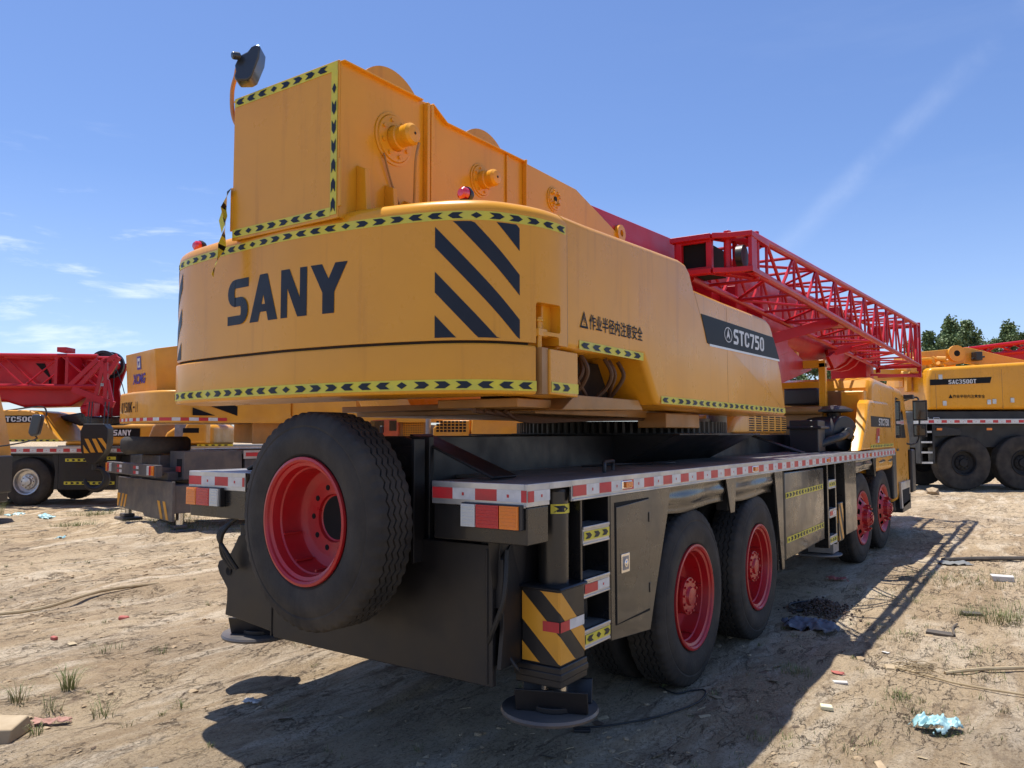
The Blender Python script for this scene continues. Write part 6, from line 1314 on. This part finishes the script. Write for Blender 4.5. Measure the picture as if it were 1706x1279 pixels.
mb.fprism([(X(722), .8), (X(722), Z(712)), (X(738), Z(699)), (X(782), Z(699)), (X(782), .8)], 'y', 2.0, .0, .03, mi=0); mb.build('engine_grille', ['yellow_paint_old', 'deep_black'], G, smooth=32)
mb = MB(); mb.prism([(X(440), Z(672)), (X(600), Z(672)), (X(800), Z(676)), (X(800), Z(702)), (X(500), Z(700))], 'y', 1.0, 1.8); mb.build('boom', 'yellow_paint_old', G, bevel=.03)
mb = MB(); mb.box(X(708), X(722), .4, .9, .9, Z(706)); mb.cyl((X(712), .3, .9), (X(712), .3, Z(690)), .08); mb.box(X(700), X(960), .2, 2.2, .5, .9); mb.build('carrier_frame', 'grey_steel', G)
for u_ in (740, 850, 930): simple_wheel(G, X(u_), .0, .6, .6, .33, .3, 'grey_steel')
# ---------------- crane at the right, SAC3500T
X, Z = loc_of(25.)
D_ = thing('truck_crane', 'large yellow crane marked SAC3500T at the right edge, big black wheels', 'truck crane', at(25), RZ, GRP)
mb = MB(); mb.box(X(1533), X(2200), .3, 3.0, 1.35, 2.16); mb.box(X(1540), X(2200), .2, 3.0, 2.1, 2.52); mb.prism([(X(1552), 1.7), (X(1600), 1.75), (X(1600), 1.95), (X(1552), 2.1)], 'y', .0, .3); mb.build('carrier_frame', 'black_satin_paint', D_, bevel=.02)
for u_ in (1604, 1703, 1900, 2000): simple_wheel(D_, X(u_), .0, .87, .87, .40, .45, 'rubber_dark', rim_in=.14); simple_wheel(D_, X(u_), 2.5, .87, .87, .40, .45, 'rubber_dark')
mb = MB(); mb.box(X(1532), X(2200), -.03, .4, Z(706), Z(698)); mb.build('deck_edge', 'aluminium', D_); redwhite_tape('reflective_tape', py(-.032), X(1533), X(2000), Z(704.5), Z(700), D_, .17, .24, 0)
for u0 in (1536, 1554):
    mb = MB(); mb.tube([(X(u0), 0, Z(699)), (X(u0 + 1), 0, Z(696)), (X(u0 + 10), 0, Z(696)), (X(u0 + 11), 0, Z(699))], .015, 6); mb.build('grab_handle', 'aluminium', D_)
mb = MB()
for u_ in (1531, 1552): mb.box(X(u_), X(u_ + 3), .0, .3, Z(772), Z(706))
la = mb.build('ladder', 'black_satin_paint', D_)
for v_ in (719, 736, 753, 770): mb = MB(); mb.box(X(1532), X(1550), -.04, .25, Z(v_ + 2), Z(v_ - 1)); mb.build('step', 'aluminium', la)
for u_ in (1562, 1645): mb = MB(); mb.box(X(u_ - 4), X(u_ + 5), -.06, -.03, Z(717), Z(713)); mb.build('side_marker_lamp', 'lens_amber', D_, bevel=.01)
mb = MB(); bdy = [(X(1547), Z(682)), (X(1548), Z(632)), (X(1551), Z(616)), (X(1556), Z(612)), (X(1706), Z(603)), (X(2150), Z(590)), (X(2150), Z(682))]
mb.fprism(bdy, 'y', 2.8, .0, .14, n=5); mb.box(X(1560), X(1560.7), -.004, .01, Z(681), Z(622), 1); mb.box(X(1671), X(1671.6), -.004, .01, Z(681), Z(615), 1); db = mb.build('upper_cover', ['crane_yellow_paint', 'dark_ochre_frame'], D_, smooth=32)
mb = MB(); mb.prism([(X(1551), Z(632.5)), (X(1654), Z(628)), (X(1651), Z(638)), (X(1551), Z(642))], 'y', -.012, 0); mb.build('model_plate', 'decal_black', db)
mb = MB(); block_text(mb, 'SAC3500T', lambda u, v, e=0.: (u, -.016 - e * .3, v + (u - X(1582)) * .03), even_spans(8, X(1581.5), X(1628), .16), Z(640), Z(633)); mb.build('model_lettering', 'tape_white', db, smooth=0)
mb = MB(); text_faces(mb, '作业半径内注意安全', lambda u, v: (u, -.006, v), X(1588), X(1642), Z(663.5), Z(657.5), bold=.02)
a, b, c_ = (X(1581), Z(663.5)), (X(1588), Z(663.5)), (X(1584.5), Z(657)); mb.add([(p[0], -.006, p[1]) for p in (a, b, c_)], [(0, 1, 2)]); mb.build('warning_lettering', 'decal_black', db, smooth=0)
for u_, v_ in ((1574, 672), (1648, 670), (1657, 669), (1687, 667), (1568.5, 628)): mb = MB(); mb.box(X(u_ - 3.2), X(u_ + 3.2), -.02, .0, Z(v_ + 4), Z(v_ - 4)); mb.build('cover_latch', 'aluminium', db, bevel=.006)
mb = MB(); mb.prism([(X(1536), Z(650)), (X(1537), Z(583)), (X(1601), Z(577)), (X(1645), Z(573)), (X(1706), Z(588)), (X(2000), Z(650)), (X(1700), Z(610)), (X(1640), Z(600)), (X(1610), Z(605)), (X(1598), Z(600)), (X(1572), Z(590)), (X(1545), Z(590)), (X(1545), Z(650))], 'y', .9, 1.1)
mb.box(X(1545), X(1640), 1.5, 2.1, Z(640), Z(586)); bo = mb.build('boom_foot', 'yellow_paint_old', D_, bevel=.02)
mb = MB(); mb.lathe([(.80, .09), (.80, .27), (.9, .27)], (X(1622), 0, Z(584)), 'y', 32); mb.lathe([(.798, .10), (.797, 0)], (X(1622), 0, Z(584)), 'y', 24, mi=1); mb.build('pivot_boss', ['yellow_paint_old', 'deep_black'], bo)
mb = MB(); mb.box(X(1649), X(1660), .6, .9, Z(597), Z(582)); mb.beam((X(1645), .75, Z(594)), (X(1668), .75, Z(590)), .06, .06); mb.build('work_lamp', 'black_plastic', D_, bevel=.02)
mb = MB(); r4 = random.Random(8)
for k in range(16): x_, z_ = X(r4.uniform(1530, 1592)), Z(r4.uniform(594, 622)); mb.cyl((x_, .4 + r4.random() * .4, z_), (x_ + r4.uniform(-.3, .3), .4 + r4.random() * .4, z_ + r4.uniform(-.15, .15)), r4.uniform(.04, .10), seg=10)
mb.tube([(X(1543), .5, Z(597)), (X(1568), .5, Z(595)), (X(1573), .5, Z(602)), (X(1580), .5, Z(606)), (X(1590), .5, Z(600))], .05, 8, smooth=4); mb.box(X(1534), X(1590), .5, 1.4, Z(618), Z(606)); mb.box(X(1470), X(1545), 1.2, 1.8, Z(628), Z(610)); mb.build('engine_parts', 'yellow_paint_old', D_)
mb = MB(); lattice(mb, X(1640), X(1900), 3.2, 4.2, Z(585), Z(572), Z(560), Z(540), 8, .07, .04); mb.box(X(1650), X(1900), 3.3, 4.1, Z(585), Z(570)); mb.build('lattice_jib', 'red_jib_paint', D_)
# silver cab and red truck farther off, in the slot right of the main cab
X, Z = loc_of(31.)
SV = thing('truck_cab', 'silver white truck cab just left of the crane marked SAC3500T', 'truck', at(31), RZ)
mb = MB(); mb.prism([(X(1529), .4), (X(1529), Z(665)), (X(1533), Z(651)), (X(1570), Z(649)), (X(1570), .4)], 'y', 0, 2.2); sb = mb.build('cab_body', 'white_paint', SV, bevel=.08, seg=3)
mb = MB(); mb.prism([(X(1532), Z(680)), (X(1532), Z(665)), (X(1535), Z(657)), (X(1565), Z(656)), (X(1565), Z(680))], 'y', -.02, 0); mb.build('cab_window', 'glass_dark', sb); simple_wheel(SV, X(1545), 0, .5, .5, .28, .3, 'grey_steel')
RT = thing('truck', 'dull red truck half hidden behind the mirrors of the main crane cab', 'truck', at(33), RZ)
X, Z = loc_of(33.); mb = MB(); mb.prism([(X(1490), .5), (X(1490), Z(652)), (X(1500), Z(648)), (X(1526), Z(652)), (X(1530), Z(670)), (X(1530), .5)], 'y', 0, 2.2); rb_ = mb.build('cab_body', 'red_jib_paint', RT, bevel=.06, seg=3); mb = MB(); mb.box(X(1505), X(1524), -.02, 0, Z(682), Z(662)); mb.build('cab_window', 'glass_dark', rb_); simple_wheel(RT, X(1510), 0, .5, .5, .28, .3, 'grey_steel')

# ============================================================ trees beyond the yard
mat('leaf_dark', (.085, .13, .05), .55, col2=(.12, .17, .065), nscale=.35, spec=.3); mat('leaf_light', (.17, .22, .09), .55, col2=(.13, .18, .065), nscale=.35, spec=.3); mat('bark', (.12, .095, .07), .9, col2=(.2, .17, .13))
def tree_mesh(seed, H, Wd, n_leaf, leaf, poplar=True):
    r = random.Random(seed); tb = MB(); base = H * (.14 if poplar else .2)
    tb.tube([(0, 0, -.2), (r.uniform(-.1, .1), 0, H * .3), (r.uniform(-.2, .2), r.uniform(-.2, .2), H * .75), (0, 0, H * .96)], [H * .022, H * .018, H * .009, .01], 8, smooth=3)
    tips = []; nb = 26 if poplar else 20
    for i in range(nb):
        t = base / H + (1 - base / H) * (i / nb) ** .9 * .92; z = H * t; a = r.uniform(0, 2 * PI)
        env = (math.sin(min(1, (t - base / H) / (1 - base / H) * 1.05 + .16) * PI) ** .7) if poplar else math.sin(min(1, (t - base / H) / (1 - base / H) * .85 + .15) * PI) ** .5
        l = Wd * .5 * env * r.uniform(.55, 1.1); up = l * (r.uniform(.9, 1.6) if poplar else r.uniform(.3, .8))
        p = Vector((l * math.cos(a), l * math.sin(a), min(z + up, H * r.uniform(.93, 1.03)))); tb.tube([(0, 0, z), (p.x * .5, p.y * .5, z + up * .35), p], [H * .008, H * .005, .008], 5, smooth=2); tips.append((Vector((p.x * .55, p.y * .55, z + (p.z - z) * .5)), p, l))
    lb = MB()
    cl = []
    for a, b, l in tips:
        for k in range(4): cl.append((a.lerp(b, r.random() * 1.05) + Vector((r.gauss(0, .22), r.gauss(0, .22), r.gauss(0, .25))) * Wd * .12, Wd * r.uniform(.05, .13)))
    per = n_leaf // len(cl)
    for c, s in cl:
        mi = 0 if r.random() < .5 else 1
        for k in range(per):
            d = Vector((r.gauss(0, 1), r.gauss(0, 1), r.gauss(0, 1))).normalized() * s * r.random() ** .45; d.z *= 1.35 if poplar else .8
            p = c + d; u = Vector((r.gauss(0, 1), r.gauss(0, 1), r.gauss(0, 1))).normalized() * leaf * r.uniform(.5, 1.1); w = u.cross(Vector((r.gauss(0, 1), r.gauss(0, 1), r.gauss(0, 1)))).normalized() * leaf * r.uniform(.35, .7)
            lb.add([p - u, p + w, p + u, p - w], [(0, 1, 2, 3)], mi if r.random() < .8 else 1 - mi)
    return tb, lb
def make_tree(kind, seed, H, Wd, n_leaf=9000, leaf=.16, poplar=True):
    t = thing(kind, 'x', 'tree'); tb, lb = tree_mesh(seed, H, Wd, n_leaf, leaf, poplar); tb.build('trunk', 'bark', t); lb.build('crown', ['leaf_dark', 'leaf_light'], t, smooth=0); return t
protos = [make_tree('poplar_tree', 1, 12.5, 5.2), make_tree('poplar_tree', 2, 11.5, 4.6), make_tree('broadleaf_tree', 3, 7.5, 7.5, 9000, .17, False)]
used = [False] * 3
def put_tree(k, u, D, s, rz, label, group=None):
    t = protos[k] if not used[k] else copy_tree(protos[k]); used[k] = True
    t.location = at(D, (u - 853) / 1304 * D); t.rotation_euler = (0, 0, rz); t.scale = (s, s, s); t['label'] = label
    if group: t['group'] = group
G1 = 'poplars beyond the yard on the right'
put_tree(0, 1587, 70, 1.03, .3, 'tallest poplar, right of the far end of the red lattice jib', G1)
put_tree(1, 1552, 68, .98, 1.3, 'bushy poplar rising directly behind the far end of the red jib', G1)
put_tree(1, 1615, 72, 1.12, 2.7, 'second tallest poplar, just right of the tallest one', G1)
put_tree(0, 1634, 70, .80, 4.0, 'lower poplar at the right shoulder of the poplar group', G1)
put_tree(0, 1684, 84, 1.16, 5.2, 'far poplar above the red jib at the right edge', G1)
put_tree(1, 1660, 86, 1.05, 1.9, 'small far poplar in the gap left of the right edge group', G1)
put_tree(1, 1712, 84, 1.15, .7, 'far poplar cut off by the right edge of the photo', G1)
G2 = 'round broadleaf trees behind the parked cranes'
for i, (u, D, s, l) in enumerate(((1500, 58, .74, 'low round tree behind the end of the red lattice jib'), (1545, 55, .80, 'light green round tree in front of the bushy poplar'), (1585, 56, .88, 'round tree below the tallest poplar'), (1625, 58, .9, 'round tree above the boom pivot of the right crane'), (1460, 60, .80, 'low round tree seen under the red jib beside the cab roof'), (1380, 62, .95, 'low round tree seen between the boom rest and the red bracket'), (1335, 64, 1.05, 'low round tree behind the yellow boom rest'), (355, 52, .42, 'small round tree seen below the tape of the XCMG counterweight'), (330, 56, .42, 'small round tree behind the grey exhaust box'))): put_tree(2, u, D, s, i * 1.1, l, G2)
